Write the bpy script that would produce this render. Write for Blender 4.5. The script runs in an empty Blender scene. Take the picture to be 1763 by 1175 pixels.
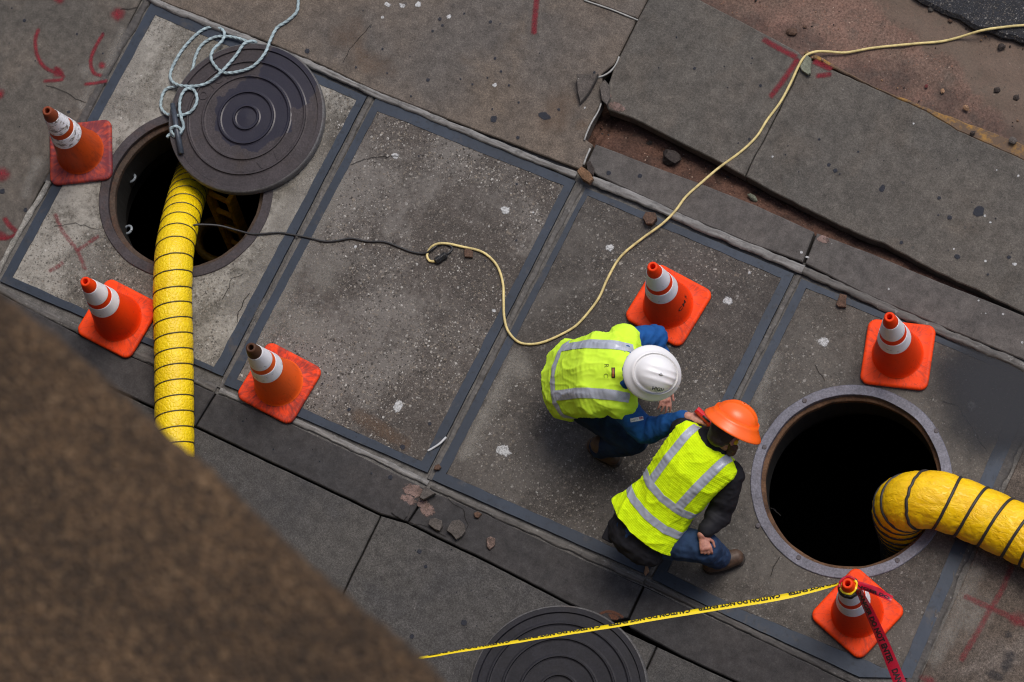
import bpy, bmesh, math, random
import numpy as np
from mathutils import Vector, Matrix, Quaternion, noise
from mathutils.geometry import tessellate_polygon

random.seed(7); np.random.seed(7)
scene = bpy.context.scene
COL = scene.collection

# ------------------------------------------------------------------ camera
CX, CY = 881.5, 587.5                     # principal point of the 1763 x 1175 photograph
F_PX, CAM_H = 6089.3, 19.106              # focal length in pixels, height over the pavement in metres
_n = Vector((1979.49 - CX, 2532.62 - CY, F_PX)).normalized()
_up = -_n
_ex = Vector((1, 0, 0)); _ex = (_ex - _up * _ex.dot(_up)).normalized()
_ey = _up.cross(_ex)
CAM_R = Matrix.Rotation(math.radians(26.5), 3, 'Z') @ Matrix((_ex, _ey, _up))
CAM_P = Vector((0, 0, CAM_H))

cam = bpy.data.cameras.new('camera')
cam.sensor_width = 36.0
cam.lens = 36.0 * F_PX / 1763.0
cam.clip_start, cam.clip_end = 0.1, 400.0
cam.dof.use_dof = True
cam.dof.focus_distance = 20.1
cam.dof.aperture_fstop = 3.4
camo = bpy.data.objects.new('camera', cam); COL.objects.link(camo)
camo.matrix_world = Matrix.Translation(CAM_P) @ (CAM_R @ Matrix(((1, 0, 0), (0, -1, 0), (0, 0, -1)))).to_4x4()
scene.camera = camo

# ------------------------------------------------------------------ light: an overcast street canyon
SUN_EL, SUN_AZ = 62.0, 75.0               # azimuth in degrees from +X towards +Y (the street side)
w = bpy.data.worlds.new('World'); scene.world = w; w.use_nodes = True
nt = w.node_tree; nt.nodes.clear()
sky = nt.nodes.new('ShaderNodeTexSky'); sky.sky_type = 'NISHITA'; sky.sun_disc = False
sky.sun_elevation = math.radians(SUN_EL); sky.sun_rotation = math.radians(90.0 - SUN_AZ)
sky.air_density = 1.0; sky.dust_density = 3.0; sky.ozone_density = 1.0
bg = nt.nodes.new('ShaderNodeBackground'); bg.inputs['Strength'].default_value = 0.105
wo = nt.nodes.new('ShaderNodeOutputWorld')
nt.links.new(sky.outputs[0], bg.inputs[0]); nt.links.new(bg.outputs[0], wo.inputs[0])
sl = bpy.data.lights.new('sun', 'SUN'); sl.energy = 1.5; sl.angle = math.radians(28); sl.color = (1.0, 0.93, 0.84)
so = bpy.data.objects.new('sun', sl); COL.objects.link(so)
_sd = Vector((math.cos(math.radians(SUN_EL)) * math.cos(math.radians(SUN_AZ)),
              math.cos(math.radians(SUN_EL)) * math.sin(math.radians(SUN_AZ)), math.sin(math.radians(SUN_EL))))
so.rotation_euler = _sd.to_track_quat('Z', 'Y').to_euler(); so.location = _sd * 30

vs = scene.view_settings
scene.display_settings.display_device = 'sRGB'
vs.view_transform = 'Standard'; vs.look = 'None'; vs.gamma = 1.0; vs.exposure = 0.42; vs.use_curve_mapping = False
scene.cycles.use_denoising = True
scene.cycles.max_bounces = 6
scene.cycles.filter_width = 1.15

# ------------------------------------------------------------------ placing: photo pixel on a level plane -> metres
def W(px, py, z=0.0):
    v = CAM_R @ Vector((px - CX, py - CY, F_PX))
    return CAM_P + v * ((z - CAM_H) / v.z)
def WL(pts, z=0.0):
    return [W(p[0], p[1], p[2] if len(p) > 2 else z) for p in pts]
def DIR(dx, dy, dz=0.0):                  # ground direction that looks like (dx, dy) in the photograph, plus height
    d = W(1100 + dx, 700 + dy) - W(1100, 700)
    d.z = 0; d = d.normalized() * math.hypot(dx, dy)
    return Vector((d.x, d.y, dz)).normalized()

# ------------------------------------------------------------------ objects
def link(o, parent=None):
    COL.objects.link(o)
    if parent is not None: o.parent = parent
    return o
def tag(o, label=None, cat=None, group=None, kind=None):
    if label: o['label'] = label
    if cat: o['category'] = cat
    if group: o['group'] = group
    if kind: o['kind'] = kind
    return o
def empty(name, loc=(0, 0, 0), **k):
    o = bpy.data.objects.new(name, None); o.location = loc; o.empty_display_size = 0.1
    link(o); return tag(o, **k)
def mesh(name, verts, faces, mat, parent=None, smooth=False):
    me = bpy.data.meshes.new(name)
    me.from_pydata([tuple(v) for v in verts], [], [tuple(f) for f in faces])
    return obj_of(name, me, mat, parent, smooth)
def obj_of(name, me, mat, parent=None, smooth=False):
    mats = mat if isinstance(mat, (list, tuple)) else [mat]
    if not me.materials:
        for m in mats: me.materials.append(m)
    if smooth:
        me.polygons.foreach_set('use_smooth', [True] * len(me.polygons))
    me.update()
    o = bpy.data.objects.new(name, me)
    link(o, None)
    if parent is not None:
        o.parent = parent
        o.matrix_parent_inverse = Matrix.Translation(parent.location).inverted()   # parents are never rotated when parts join them
    return o
def from_bm(name, bm, mat, parent=None, smooth=False):
    me = bpy.data.meshes.new(name); bm.to_mesh(me); bm.free()
    return obj_of(name, me, mat, parent, smooth)
class MB:
    def __init__(s): s.v = []; s.f = []
    def add(s, v, f):
        b = len(s.v); s.v += [tuple(p) for p in v]; s.f += [tuple(i + b for i in q) for q in f]; return s
    def build(s, name, mat, parent=None, smooth=False): return mesh(name, s.v, s.f, mat, parent, smooth)

def catmull(pts, step):
    P = [Vector(p) for p in pts]
    P = [P[0] * 2 - P[1]] + P + [P[-1] * 2 - P[-2]]
    out = []
    for i in range(1, len(P) - 2):
        a, b, c, d = P[i - 1:i + 3]
        n = max(2, int((c - b).length / step * 1.2))
        for k in range(n):
            t = k / n
            out.append(0.5 * ((2 * b) + (c - a) * t + (2 * a - 5 * b + 4 * c - d) * t * t + (3 * b - a - 3 * c + d) * t ** 3))
    out.append(P[-2].copy())
    # even spacing
    L = [0.0]
    for i in range(1, len(out)): L.append(L[-1] + (out[i] - out[i - 1]).length)
    n = max(2, int(L[-1] / step)); res = []; j = 0
    for k in range(n + 1):
        s = L[-1] * k / n
        while j < len(L) - 2 and L[j + 1] < s: j += 1
        t = (s - L[j]) / max(1e-9, L[j + 1] - L[j])
        res.append(out[j].lerp(out[j + 1], min(1, max(0, t))))
    return res
def frames(path, up=Vector((0, 0, 1))):
    F = []; n = len(path)
    t0 = (path[1] - path[0]).normalized()
    if abs(t0.dot(up)) > 0.95: up = Vector((1, 0, 0))
    u = (up - t0 * up.dot(t0)).normalized()
    for i in range(n):
        t = (path[min(n - 1, i + 1)] - path[max(0, i - 1)]).normalized()
        u = (u - t * u.dot(t)).normalized()
        F.append((t, u, t.cross(u)))
    return F
def sweep(path, rad, nseg=10, cap=True, up=Vector((0, 0, 1))):
    """tube: rad is a number or a function (i, s, angle) -> radius"""
    F = frames(path, up); V = []; Fc = []; s = 0.0
    for i, p in enumerate(path):
        if i: s += (p - path[i - 1]).length
        t, u, b = F[i]
        for k in range(nseg):
            a = 2 * math.pi * k / nseg
            r = rad(i, s, a) if callable(rad) else rad
            V.append(p + u * (math.cos(a) * r) + b * (math.sin(a) * r))
    for i in range(len(path) - 1):
        for k in range(nseg):
            k2 = (k + 1) % nseg
            Fc.append((i * nseg + k, i * nseg + k2, (i + 1) * nseg + k2, (i + 1) * nseg + k))
    if cap:
        Fc.append(tuple(reversed(range(nseg)))); Fc.append(tuple(range((len(path) - 1) * nseg, len(path) * nseg)))
    return V, Fc
def lathe(profile, nseg, c=(0, 0, 0), closed=False):
    V = []; Fc = []; m = len(profile)
    for k in range(nseg):
        a = 2 * math.pi * k / nseg
        for r, z in profile: V.append((c[0] + r * math.cos(a), c[1] + r * math.sin(a), c[2] + z))
    for k in range(nseg):
        k2 = (k + 1) % nseg
        for j in range(m if closed else m - 1):
            j2 = (j + 1) % m
            Fc.append((k * m + j, k2 * m + j, k2 * m + j2, k * m + j2))
    return V, Fc
def box(c, sx, sy, sz, rot=None):
    V = [Vector((x * sx / 2, y * sy / 2, z * sz / 2)) for x in (-1, 1) for y in (-1, 1) for z in (-1, 1)]
    if rot is not None: V = [rot @ v for v in V]
    V = [v + Vector(c) for v in V]
    return V, [(0, 1, 3, 2), (4, 6, 7, 5), (0, 4, 5, 1), (2, 3, 7, 6), (0, 2, 6, 4), (1, 5, 7, 3)]
def bevel_box(c, sx, sy, sz, r, rot=None, seg=2):
    bm = bmesh.new()
    V, Fc = box((0, 0, 0), sx, sy, sz)
    vs_ = [bm.verts.new(v) for v in V]
    for f in Fc: bm.faces.new([vs_[i] for i in f])
    bmesh.ops.recalc_face_normals(bm, faces=bm.faces)
    bmesh.ops.bevel(bm, geom=bm.edges[:], offset=r, segments=seg, affect='EDGES', profile=0.5)
    V = [v.co.copy() for v in bm.verts]; Fc = [[v.index for v in f.verts] for f in bm.faces]
    bm.verts.index_update(); Fc = [[v.index for v in f.verts] for f in bm.faces]
    bm.free()
    if rot is not None: V = [rot @ v for v in V]
    return [v + Vector(c) for v in V], Fc

def jitter_poly(P, step, amp, seed=0, zamp=0.0):
    """cut the edges of a polygon into short runs and roughen them with noise that depends on the place only"""
    out = []
    for i in range(len(P)):
        a, b = P[i], P[(i + 1) % len(P)]
        n = max(1, int((b - a).length / step))
        for k in range(n):
            p = a.lerp(b, k / n)
            q = Vector((p.x * 11 + seed, p.y * 11, 3.1 * seed))
            d = noise.noise_vector(q) * amp + noise.noise_vector(q * 3.7) * amp * 0.5
            out.append(Vector((p.x + d.x, p.y + d.y, p.z)))
    return out
def inset(P, d):
    """move a polygon's outline inwards by d (counter-clockwise polygons)"""
    n = len(P); out = []
    for i in range(n):
        a, b, c = P[i - 1], P[i], P[(i + 1) % n]
        e1 = (b - a).xy; e2 = (c - b).xy
        if e1.length < 1e-6 or e2.length < 1e-6: out.append(b.copy()); continue
        n1 = Vector((-e1.y, e1.x)).normalized(); n2 = Vector((-e2.y, e2.x)).normalized()
        m = (n1 + n2); m = m.normalized() if m.length > 1e-6 else n1
        k = d / max(0.35, m.dot(n1))
        out.append(Vector((b.x + m.x * k, b.y + m.y * k, b.z)))
    return out
def ccw(P):
    a = sum(P[i - 1].x * P[i].y - P[i].x * P[i - 1].y for i in range(len(P)))
    return P if a > 0 else list(reversed(P))
def circle(c, r, n, z=0.0):
    return [Vector((c.x + r * math.cos(2 * math.pi * k / n), c.y + r * math.sin(2 * math.pi * k / n), z)) for k in range(n)]
def plate(name, outline, z, thick, mat, parent=None, holes=(), bev=0.006, step=0.05, amp=0.002, gap=0.0, seed=0):
    """a slab: rough rounded edges, a flat top with optional round holes"""
    P = ccw([Vector((p.x, p.y, z)) for p in outline])
    if gap: P = inset(P, gap)
    P = jitter_poly(P, step, amp, seed)
    top = inset(P, bev)
    mb = MB(); n = len(P)
    lo = [Vector((p.x, p.y, z - thick)) for p in P]; mid = [Vector((p.x, p.y, z - bev)) for p in P]
    V = lo + mid + top; Fc = []
    for i in range(n):
        j = (i + 1) % n
        Fc.append((i, j, n + j, n + i)); Fc.append((n + i, n + j, 2 * n + j, 2 * n + i))
    loops = [top] + [[Vector((p.x, p.y, z)) for p in h] for h in holes]
    flat = [p for L in loops for p in L]
    mb.add(V, Fc)
    tr = tessellate_polygon(loops)
    nrm = []
    for t in tr:
        a, b, c = [flat[i] for i in t]
        if (b - a).xy.cross((c - a).xy) < 0: t = (t[0], t[2], t[1])
        nrm.append(t)
    mb.add(flat, nrm)
    for h in holes:
        m = len(h); V = [Vector((p.x, p.y, z)) for p in h] + [Vector((p.x, p.y, z - thick)) for p in h]
        mb.add(V, [(i, i + m, (i + 1) % m + m, (i + 1) % m) for i in range(m)])
    return mb.build(name, mat, parent)

# ------------------------------------------------------------------ materials
class NT:
    def __init__(s, name):
        s.m = bpy.data.materials.new(name); s.m.use_nodes = True
        s.t = s.m.node_tree; s.t.nodes.clear()
        s.out = s.t.nodes.new('ShaderNodeOutputMaterial')
        s.p = s.t.nodes.new('ShaderNodeBsdfPrincipled'); s.t.links.new(s.p.outputs[0], s.out.inputs[0])
    def n(s, kind, **props):
        nd = s.t.nodes.new(kind)
        for k, v in props.items(): setattr(nd, k, v)
        return nd
    def set(s, sock, v):
        if hasattr(v, 'is_output') or isinstance(v, bpy.types.NodeSocket): s.t.links.new(v, sock)
        elif isinstance(v, (tuple, list)) and len(v) == 3 and sock.type == 'RGBA': sock.default_value = (*v, 1)
        else: sock.default_value = v
    def math(s, op, a, b=0.0, c=None, clamp=False):
        nd = s.n('ShaderNodeMath', operation=op, use_clamp=clamp); s.set(nd.inputs[0], a); s.set(nd.inputs[1], b)
        if c is not None: s.set(nd.inputs[2], c)
        return nd.outputs[0]
    def mix(s, fac, a, b, blend='MIX'):
        nd = s.n('ShaderNodeMix', data_type='RGBA', blend_type=blend, clamp_factor=True)
        s.set(nd.inputs[0], fac); s.set(nd.inputs[6], a); s.set(nd.inputs[7], b); return nd.outputs[2]
    def smooth(s, v, lo, hi):
        nd = s.n('ShaderNodeMapRange', interpolation_type='SMOOTHSTEP', clamp=True)
        s.set(nd.inputs[0], v); s.set(nd.inputs[1], lo); s.set(nd.inputs[2], hi); return nd.outputs[0]
    def pos(s): return s.n('ShaderNodeNewGeometry').outputs['Position']
    def obj(s): return s.n('ShaderNodeTexCoord').outputs['Object']
    def uv(s): return s.n('ShaderNodeTexCoord').outputs['UV']
    def map(s, v, scale=(1, 1, 1), rot=(0, 0, 0), loc=(0, 0, 0)):
        nd = s.n('ShaderNodeMapping'); s.set(nd.inputs[0], v)
        nd.inputs['Scale'].default_value = scale; nd.inputs['Rotation'].default_value = rot; nd.inputs['Location'].default_value = loc
        return nd.outputs[0]
    def noise(s, v, scale, detail=4.0, rough=0.55, dist=0.0):
        nd = s.n('ShaderNodeTexNoise'); s.set(nd.inputs['Vector'], v)
        nd.inputs['Scale'].default_value = scale; nd.inputs['Detail'].default_value = detail
        nd.inputs['Roughness'].default_value = rough; nd.inputs['Distortion'].default_value = dist
        return nd.outputs[0]
    def voro(s, v, scale, feature='F1', rand=1.0):
        nd = s.n('ShaderNodeTexVoronoi', feature=feature); s.set(nd.inputs['Vector'], v)
        nd.inputs['Scale'].default_value = scale; nd.inputs['Randomness'].default_value = rand
        return nd
    def sep(s, c):
        nd = s.n('ShaderNodeSeparateXYZ'); s.set(nd.inputs[0], c); return nd.outputs
    def ramp(s, v, stops):
        nd = s.n('ShaderNodeValToRGB'); s.set(nd.inputs[0], v); r = nd.color_ramp
        while len(r.elements) < len(stops): r.elements.new(0.5)
        for e, (p, c) in zip(r.elements, stops): e.position = p; e.color = (*c, 1)
        return nd.outputs[0]
    def bump(s, h, strength=0.3, dist=0.004, normal=None):
        nd = s.n('ShaderNodeBump'); nd.inputs['Strength'].default_value = strength; nd.inputs['Distance'].default_value = dist
        s.set(nd.inputs['Height'], h)
        if normal is not None: s.set(nd.inputs['Normal'], normal)
        s.t.links.new(nd.outputs[0], s.p.inputs['Normal']); return nd.outputs[0]
    def col(s, c): s.set(s.p.inputs['Base Color'], c)
    def rough(s, r): s.set(s.p.inputs['Roughness'], r)
    def inp(s, k, v): s.set(s.p.inputs[k], v)
    def alpha(s, a): s.set(s.p.inputs['Alpha'], a)
def lin(r, g, b):
    f = lambda c: (c / 255 / 12.92) if c / 255 <= 0.04045 else ((c / 255 + 0.055) / 1.055) ** 2.4
    return (f(r), f(g), f(b))
def simple(name, c, rough=0.6, metal=0.0, grain=0.0, scale=60, bump=0.0, spec=0.5, coat=0.0):
    N = NT(name); v = N.obj()
    if grain: N.col(N.mix(N.smooth(N.noise(v, scale, 5, 0.65), 0.3, 0.7), tuple(x * (1 - grain) for x in c), tuple(min(1, x * (1 + grain)) for x in c)))
    else: N.col(c)
    N.rough(rough); N.inp('Metallic', metal); N.inp('Specular IOR Level', spec)
    if coat: N.inp('Coat Weight', coat)
    if bump: N.bump(N.noise(v, scale, 4), bump, 0.003)
    return N.m

def concrete(name, c1, c2, grain=0.25, blotch=None, blotch_amt=0.5, pits=0.3, specks=0.15, agg=0.0, agg_scale=62, dust=None, dust_amt=0.0,
             bump=0.25, rough=0.82, pit_col=(0.03, 0.032, 0.036), patch_lo=0.42, patch_hi=0.62, off=0.0):
    K = 0.80; c1, c2 = [tuple(x * K for x in q) for q in (c1, c2)]; blotch = tuple(x * K for x in blotch) if blotch else None
    N = NT(name); v = N.map(N.pos(), loc=(off, off * 1.7, 0))
    c = N.mix(N.smooth(N.noise(v, 0.9, 6, 0.6), 0.32, 0.68), c1, c2)
    if blotch is not None:
        c = N.mix(N.math('MULTIPLY', N.smooth(N.noise(v, 2.3, 7, 0.66, 0.6), 0.46, 0.70), blotch_amt), c, blotch)
    med = N.noise(v, 17, 5, 0.62)
    c = N.mix(0.9, c, N.ramp(med, [(0.25, (0.58,) * 3), (0.5, (1, 1, 1)), (0.75, (1.42,) * 3)]), 'MULTIPLY')
    fine = N.noise(v, 85, 3, 0.7)
    salt = N.noise(v, 190, 2, 0.6)
    c = N.mix(1.0, c, N.ramp(salt, [(0.3, (1 - grain * 1.6,) * 3), (0.5, (1, 1, 1)), (0.7, (1 + grain * 2.0,) * 3)]), 'MULTIPLY')
    c = N.mix(1.0, c, N.ramp(fine, [(0.28, (1 - grain * 1.7,) * 3), (0.5, (1, 1, 1)), (0.72, (1 + grain * 1.9,) * 3)]), 'MULTIPLY')
    h = N.math('ADD', N.math('MULTIPLY', fine, 0.6), N.math('MULTIPLY', med, 0.5))
    if dust is not None:                                   # worn, dusty skin of the old cement
        dm = N.math('MULTIPLY', N.smooth(N.math('ADD', N.noise(v, 1.5, 8, 0.68, 0.4), N.math('MULTIPLY', N.noise(v, 30, 4, 0.7), 0.34)), 0.58, 0.80), dust_amt)
        c = N.mix(dm, c, dust)
    if agg:
        patch = N.smooth(N.noise(v, 1.7, 5, 0.6, 0.3), patch_lo, patch_hi)
        wv = N.n('ShaderNodeVectorMath', operation='MULTIPLY_ADD'); nz = N.n('ShaderNodeTexNoise'); N.set(nz.inputs['Vector'], v); nz.inputs['Scale'].default_value = 110
        N.set(wv.inputs[0], nz.outputs[1]); wv.inputs[1].default_value = (0.011, 0.011, 0.0); N.set(wv.inputs[2], v)
        for sc, am in ((agg_scale, 1.0), (agg_scale * 1.7, 1.0), (agg_scale * 2.6, 0.8)):
            vo = N.voro(wv.outputs[0], sc)
            r = N.sep(vo.outputs['Color'])
            rad = N.math('MULTIPLY', r[0], 0.62)
            inside = N.math('SUBTRACT', 1.0, N.smooth(vo.outputs['Distance'], N.math('MULTIPLY', rad, 0.72), rad))
            pick = N.smooth(r[1], 0.22, 0.36)
            m = N.math('MULTIPLY', N.math('MULTIPLY', inside, pick), N.math('ADD', N.math('MULTIPLY', patch, 0.65), 0.35))
            sc_ = N.ramp(r[2], [(0.0, lin(40, 37, 35)), (0.35, lin(70, 66, 62)), (0.62, lin(100, 95, 88)), (0.82, lin(124, 114, 102)), (0.94, lin(146, 142, 136)), (1.0, lin(186, 184, 180))])
            c = N.mix(N.math('MULTIPLY', m, agg * am), c, sc_)
            h = N.math('ADD', h, N.math('MULTIPLY', m, 0.5 * agg))
    if pits:
        for sc, keep, k in ((9, 0.86, 1.0), (26, 0.84, 0.75)):
            vo = N.voro(v, sc); r = N.sep(vo.outputs['Color'])
            rad = N.math('MULTIPLY', r[0], 0.17)
            m = N.math('MULTIPLY', N.math('SUBTRACT', 1.0, N.smooth(vo.outputs['Distance'], N.math('MULTIPLY', rad, 0.6), rad)), N.smooth(r[1], keep, keep + 0.03))
            c = N.mix(N.math('MULTIPLY', m, pits * k), c, pit_col)
    if specks:
        for sc, keep in ((21, 0.90), (52, 0.90)):
            vo = N.voro(N.map(v, loc=(3.3, 1.1, 0)), sc); r = N.sep(vo.outputs['Color'])
            rad = N.math('MULTIPLY', r[0], 0.14)
            m = N.math('MULTIPLY', N.math('SUBTRACT', 1.0, N.smooth(vo.outputs['Distance'], N.math('MULTIPLY', rad, 0.5), rad)), N.smooth(r[1], keep, keep + 0.03))
            c = N.mix(N.math('MULTIPLY', m, specks), c, lin(205, 203, 200))
    N.col(c); N.rough(rough); N.inp('Specular IOR Level', 0.35)
    N.bump(h, bump, 0.004)
    return N.m

def decal_mat(name, c, lo=0.25, hi=0.55, nscale=38, namp=0.6, amt=1.0, rough=0.8, c2=None, grit=0.0):
    """stains, paint and dust lying on a surface: the attribute «fade» runs from 0 at the rim to 1 in the middle"""
    N = NT(name); v = N.pos()
    at = N.n('ShaderNodeAttribute', attribute_name='fade').outputs['Fac']
    k = N.math('ADD', at, N.math('MULTIPLY', N.math('SUBTRACT', N.noise(v, nscale, 5, 0.68), 0.5), namp))
    a = N.smooth(k, lo, hi)
    if grit: a = N.math('MULTIPLY', a, N.math('ADD', 1 - grit, N.math('MULTIPLY', N.smooth(N.noise(v, 95, 3, 0.7), 0.40, 0.56), grit)))
    N.alpha(N.math('MULTIPLY', a, amt)); N.rough(rough); N.inp('Specular IOR Level', 0.3)
    N.col(N.mix(N.smooth(N.noise(v, 20, 4), 0.35, 0.65), c, c2) if c2 is not None else c)
    return N.m
class Decals:
    """soft flat marks collected into one mesh with the attribute «fade»"""
    def __init__(s): s.v = []; s.f = []; s.a = []; s.k = 0
    def blob(s, c, rx, ry=None, rot=0.0, n=18, rough=0.25, seed=0):
        ry = ry or rx; b = len(s.v); s.k += 1; c = Vector((c[0], c[1], c[2] + 1e-4 * s.k)); s.v.append(tuple(c)); s.a.append(1.0)
        for ring, fa in ((0.5, 0.62), (1.0, 0.0)):
            for k in range(n):
                t = 2 * math.pi * k / n
                q = 1 + rough * noise.noise(Vector((math.cos(t) * 1.5 + seed * 3.7 + c[0], math.sin(t) * 1.5 + c[1], seed)))
                x, y = rx * ring * q * math.cos(t), ry * ring * q * math.sin(t)
                s.v.append((c[0] + x * math.cos(rot) - y * math.sin(rot), c[1] + x * math.sin(rot) + y * math.cos(rot), c[2])); s.a.append(fa)
        for k in range(n):
            k2 = (k + 1) % n
            s.f.append((b, b + 1 + k, b + 1 + k2)); s.f.append((b + 1 + k, b + 1 + n + k, b + 1 + n + k2, b + 1 + k2))
        return s
    def stroke(s, pts, width, step=0.02):
        s.k += 1; P = [p + Vector((0, 0, 1e-4 * s.k)) for p in catmull(pts, step)]; n = len(P); b = len(s.v); cs = (0.0, 0.7, 1.0, 0.7, 0.0)
        for i, p in enumerate(P):
            t = (P[min(n - 1, i + 1)] - P[max(0, i - 1)]).normalized(); sd = Vector((-t.y, t.x, 0)).normalized()
            wv = width(i / (n - 1)) if callable(width) else width
            e = min(1.0, min(i, n - 1 - i) * step / max(0.012, wv * 0.4) + 0.05)
            for j, cv in enumerate(cs):
                s.v.append(tuple(p + sd * (wv * (j / 4 - 0.5)))); s.a.append(cv * e)
        for i in range(n - 1):
            for j in range(4): s.f.append((b + i * 5 + j, b + i * 5 + j + 1, b + i * 5 + j + 6, b + i * 5 + j + 5))
        return s
    def build(s, name, mat, parent, kind=None):
        o = mesh(name, s.v, s.f, mat, parent)
        at = o.data.attributes.new('fade', 'FLOAT', 'POINT'); at.data.foreach_set('value', s.a)
        if kind: o['kind'] = kind
        return o
def text_verts(txt, size, bold=0.0):
    """flat lettering as vertices and faces, centred on x, baseline at y = 0"""
    cu = bpy.data.curves.new('lettering', 'FONT'); cu.body = txt; cu.size = size; cu.align_x = 'CENTER'; cu.offset = bold; cu.resolution_u = 3
    o = bpy.data.objects.new('lettering', cu)
    me = o.to_mesh(); V = [v.co.copy() for v in me.vertices]; Fc = [tuple(p.vertices) for p in me.polygons]
    o.to_mesh_clear(); bpy.data.objects.remove(o); bpy.data.curves.remove(cu)
    return V, Fc
def rock(name, c, sx, sy, sz, mat, parent=None, seed=0, rot=0.0, sub=2, flat=0.0, jag=0.35):
    bm = bmesh.new(); bmesh.ops.create_icosphere(bm, subdivisions=sub, radius=1.0)
    for v in bm.verts:
        d = v.co.normalized()
        k = 1 + jag * noise.noise(d * 1.3 + Vector((seed * 5.1, seed, 0))) + jag * 0.5 * noise.noise(d * 3 + Vector((seed, 0, seed * 2)))
        p = d * k
        p.x = round(p.x * 2.6) / 2.6 * 0.5 + p.x * 0.5
        if flat: p.z = min(p.z, 1 - flat)
        v.co = Vector((p.x * sx, p.y * sy, p.z * sz))
    R = Matrix.Rotation(rot, 3, 'Z')
    zmin = min(v.co.z for v in bm.verts)
    for v in bm.verts: v.co = R @ v.co + Vector((c[0], c[1], c[2] - zmin * 0.8))
    return from_bm(name, bm, mat, parent)
# ================================================================== materials of the place
M_S_LEFT = concrete('concrete_left', lin(100, 94, 88), lin(86, 82, 77), grain=0.16, blotch=lin(108, 99, 90), pits=0.35, specks=0.1)
M_S_TOP = concrete('concrete_top', lin(108, 97, 87), lin(95, 90, 86), grain=0.2, blotch=lin(112, 99, 86), pits=0.5, specks=0.12, off=2.0)
M_S_GREY = concrete('concrete_grey', lin(96, 91, 85), lin(86, 83, 79), grain=0.20, blotch=lin(96, 86, 76), blotch_amt=0.35, pits=0.4, specks=0.14, off=5.0)
M_S_STRIP = concrete('concrete_strip', lin(94, 89, 86), lin(87, 84, 82), grain=0.13, blotch=lin(80, 77, 76), pits=0.25, specks=0.2, off=7.0, bump=0.15)
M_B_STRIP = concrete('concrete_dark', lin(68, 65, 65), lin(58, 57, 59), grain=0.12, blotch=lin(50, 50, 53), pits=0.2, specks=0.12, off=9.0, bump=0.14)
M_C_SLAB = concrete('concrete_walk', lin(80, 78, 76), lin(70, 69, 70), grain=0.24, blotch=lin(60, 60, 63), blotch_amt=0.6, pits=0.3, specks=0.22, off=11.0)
M_D_SLAB = concrete('concrete_brown', lin(98, 86, 76), lin(82, 74, 68), grain=0.30, blotch=lin(118, 110, 104), blotch_amt=0.6, pits=0.5, specks=0.2, off=13.0)
M_P1 = concrete('vault_pale', lin(116, 112, 104), lin(88, 84, 78), grain=0.26, blotch=lin(74, 70, 66), blotch_amt=0.7, pits=0.3, specks=0.3, agg=0.75,
                dust=lin(156, 153, 146), dust_amt=0.85, patch_lo=0.36, patch_hi=0.6, off=1.0, bump=0.4)
M_P2 = concrete('vault_aggregate', lin(88, 82, 78), lin(78, 72, 68), grain=0.24, blotch=lin(70, 66, 63), blotch_amt=0.6, pits=0.22, specks=0.08, agg=0.9,
                dust=lin(128, 124, 120), dust_amt=0.55, patch_lo=0.36, patch_hi=0.55, off=3.0, bump=0.45)
M_P3 = concrete('vault_dark', lin(80, 75, 71), lin(72, 68, 65), grain=0.24, blotch=lin(64, 60, 58), blotch_amt=0.5, pits=0.25, specks=0.12, agg=0.6,
                patch_lo=0.40, patch_hi=0.6, off=4.0, bump=0.4, dust=lin(104, 100, 96), dust_amt=0.45)
M_P4 = concrete('vault_smooth', lin(84, 79, 74), lin(74, 70, 67), grain=0.22, blotch=lin(94, 88, 82), blotch_amt=0.4, pits=0.25, specks=0.15, agg=0.48,
                patch_lo=0.46, patch_hi=0.66, off=6.0, bump=0.38, dust=lin(104, 100, 95), dust_amt=0.45)
M_JOINT = concrete('mortar', lin(112, 110, 108), lin(90, 88, 86), grain=0.18, blotch=lin(70, 68, 66), pits=0.3, specks=0.1, off=8.0)
M_GAP = concrete('joint_grime', lin(34, 31, 29), lin(24, 23, 22), grain=0.3, pits=0.0, specks=0.0)

def sealant(name, ca, cb):
    N = NT(name); v = N.pos()
    s = N.noise(N.map(v, scale=(6, 60, 60)), 1.0, 5, 0.6)
    c = N.mix(N.smooth(s, 0.3, 0.7), ca, cb)
    c = N.mix(N.math('MULTIPLY', N.smooth(N.noise(v, 14, 7, 0.75), 0.50, 0.66), 0.75), c, tuple(x * 0.32 for x in ca))
    c = N.mix(N.math('MULTIPLY', N.smooth(N.noise(v, 34, 6, 0.75), 0.58, 0.68), 0.6), c, lin(150, 148, 146))
    N.col(c); N.rough(0.75); N.bump(N.noise(v, 45, 6, 0.7), 0.7, 0.006); return N.m
M_SEAL = sealant('grey_sealant', lin(134, 133, 132), lin(100, 98, 97))
M_SEAL_DARK = sealant('dark_sealant', lin(80, 77, 75), lin(60, 58, 58))
M_SEAL_MID = sealant('worn_sealant', lin(98, 95, 92), lin(74, 72, 71))

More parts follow.
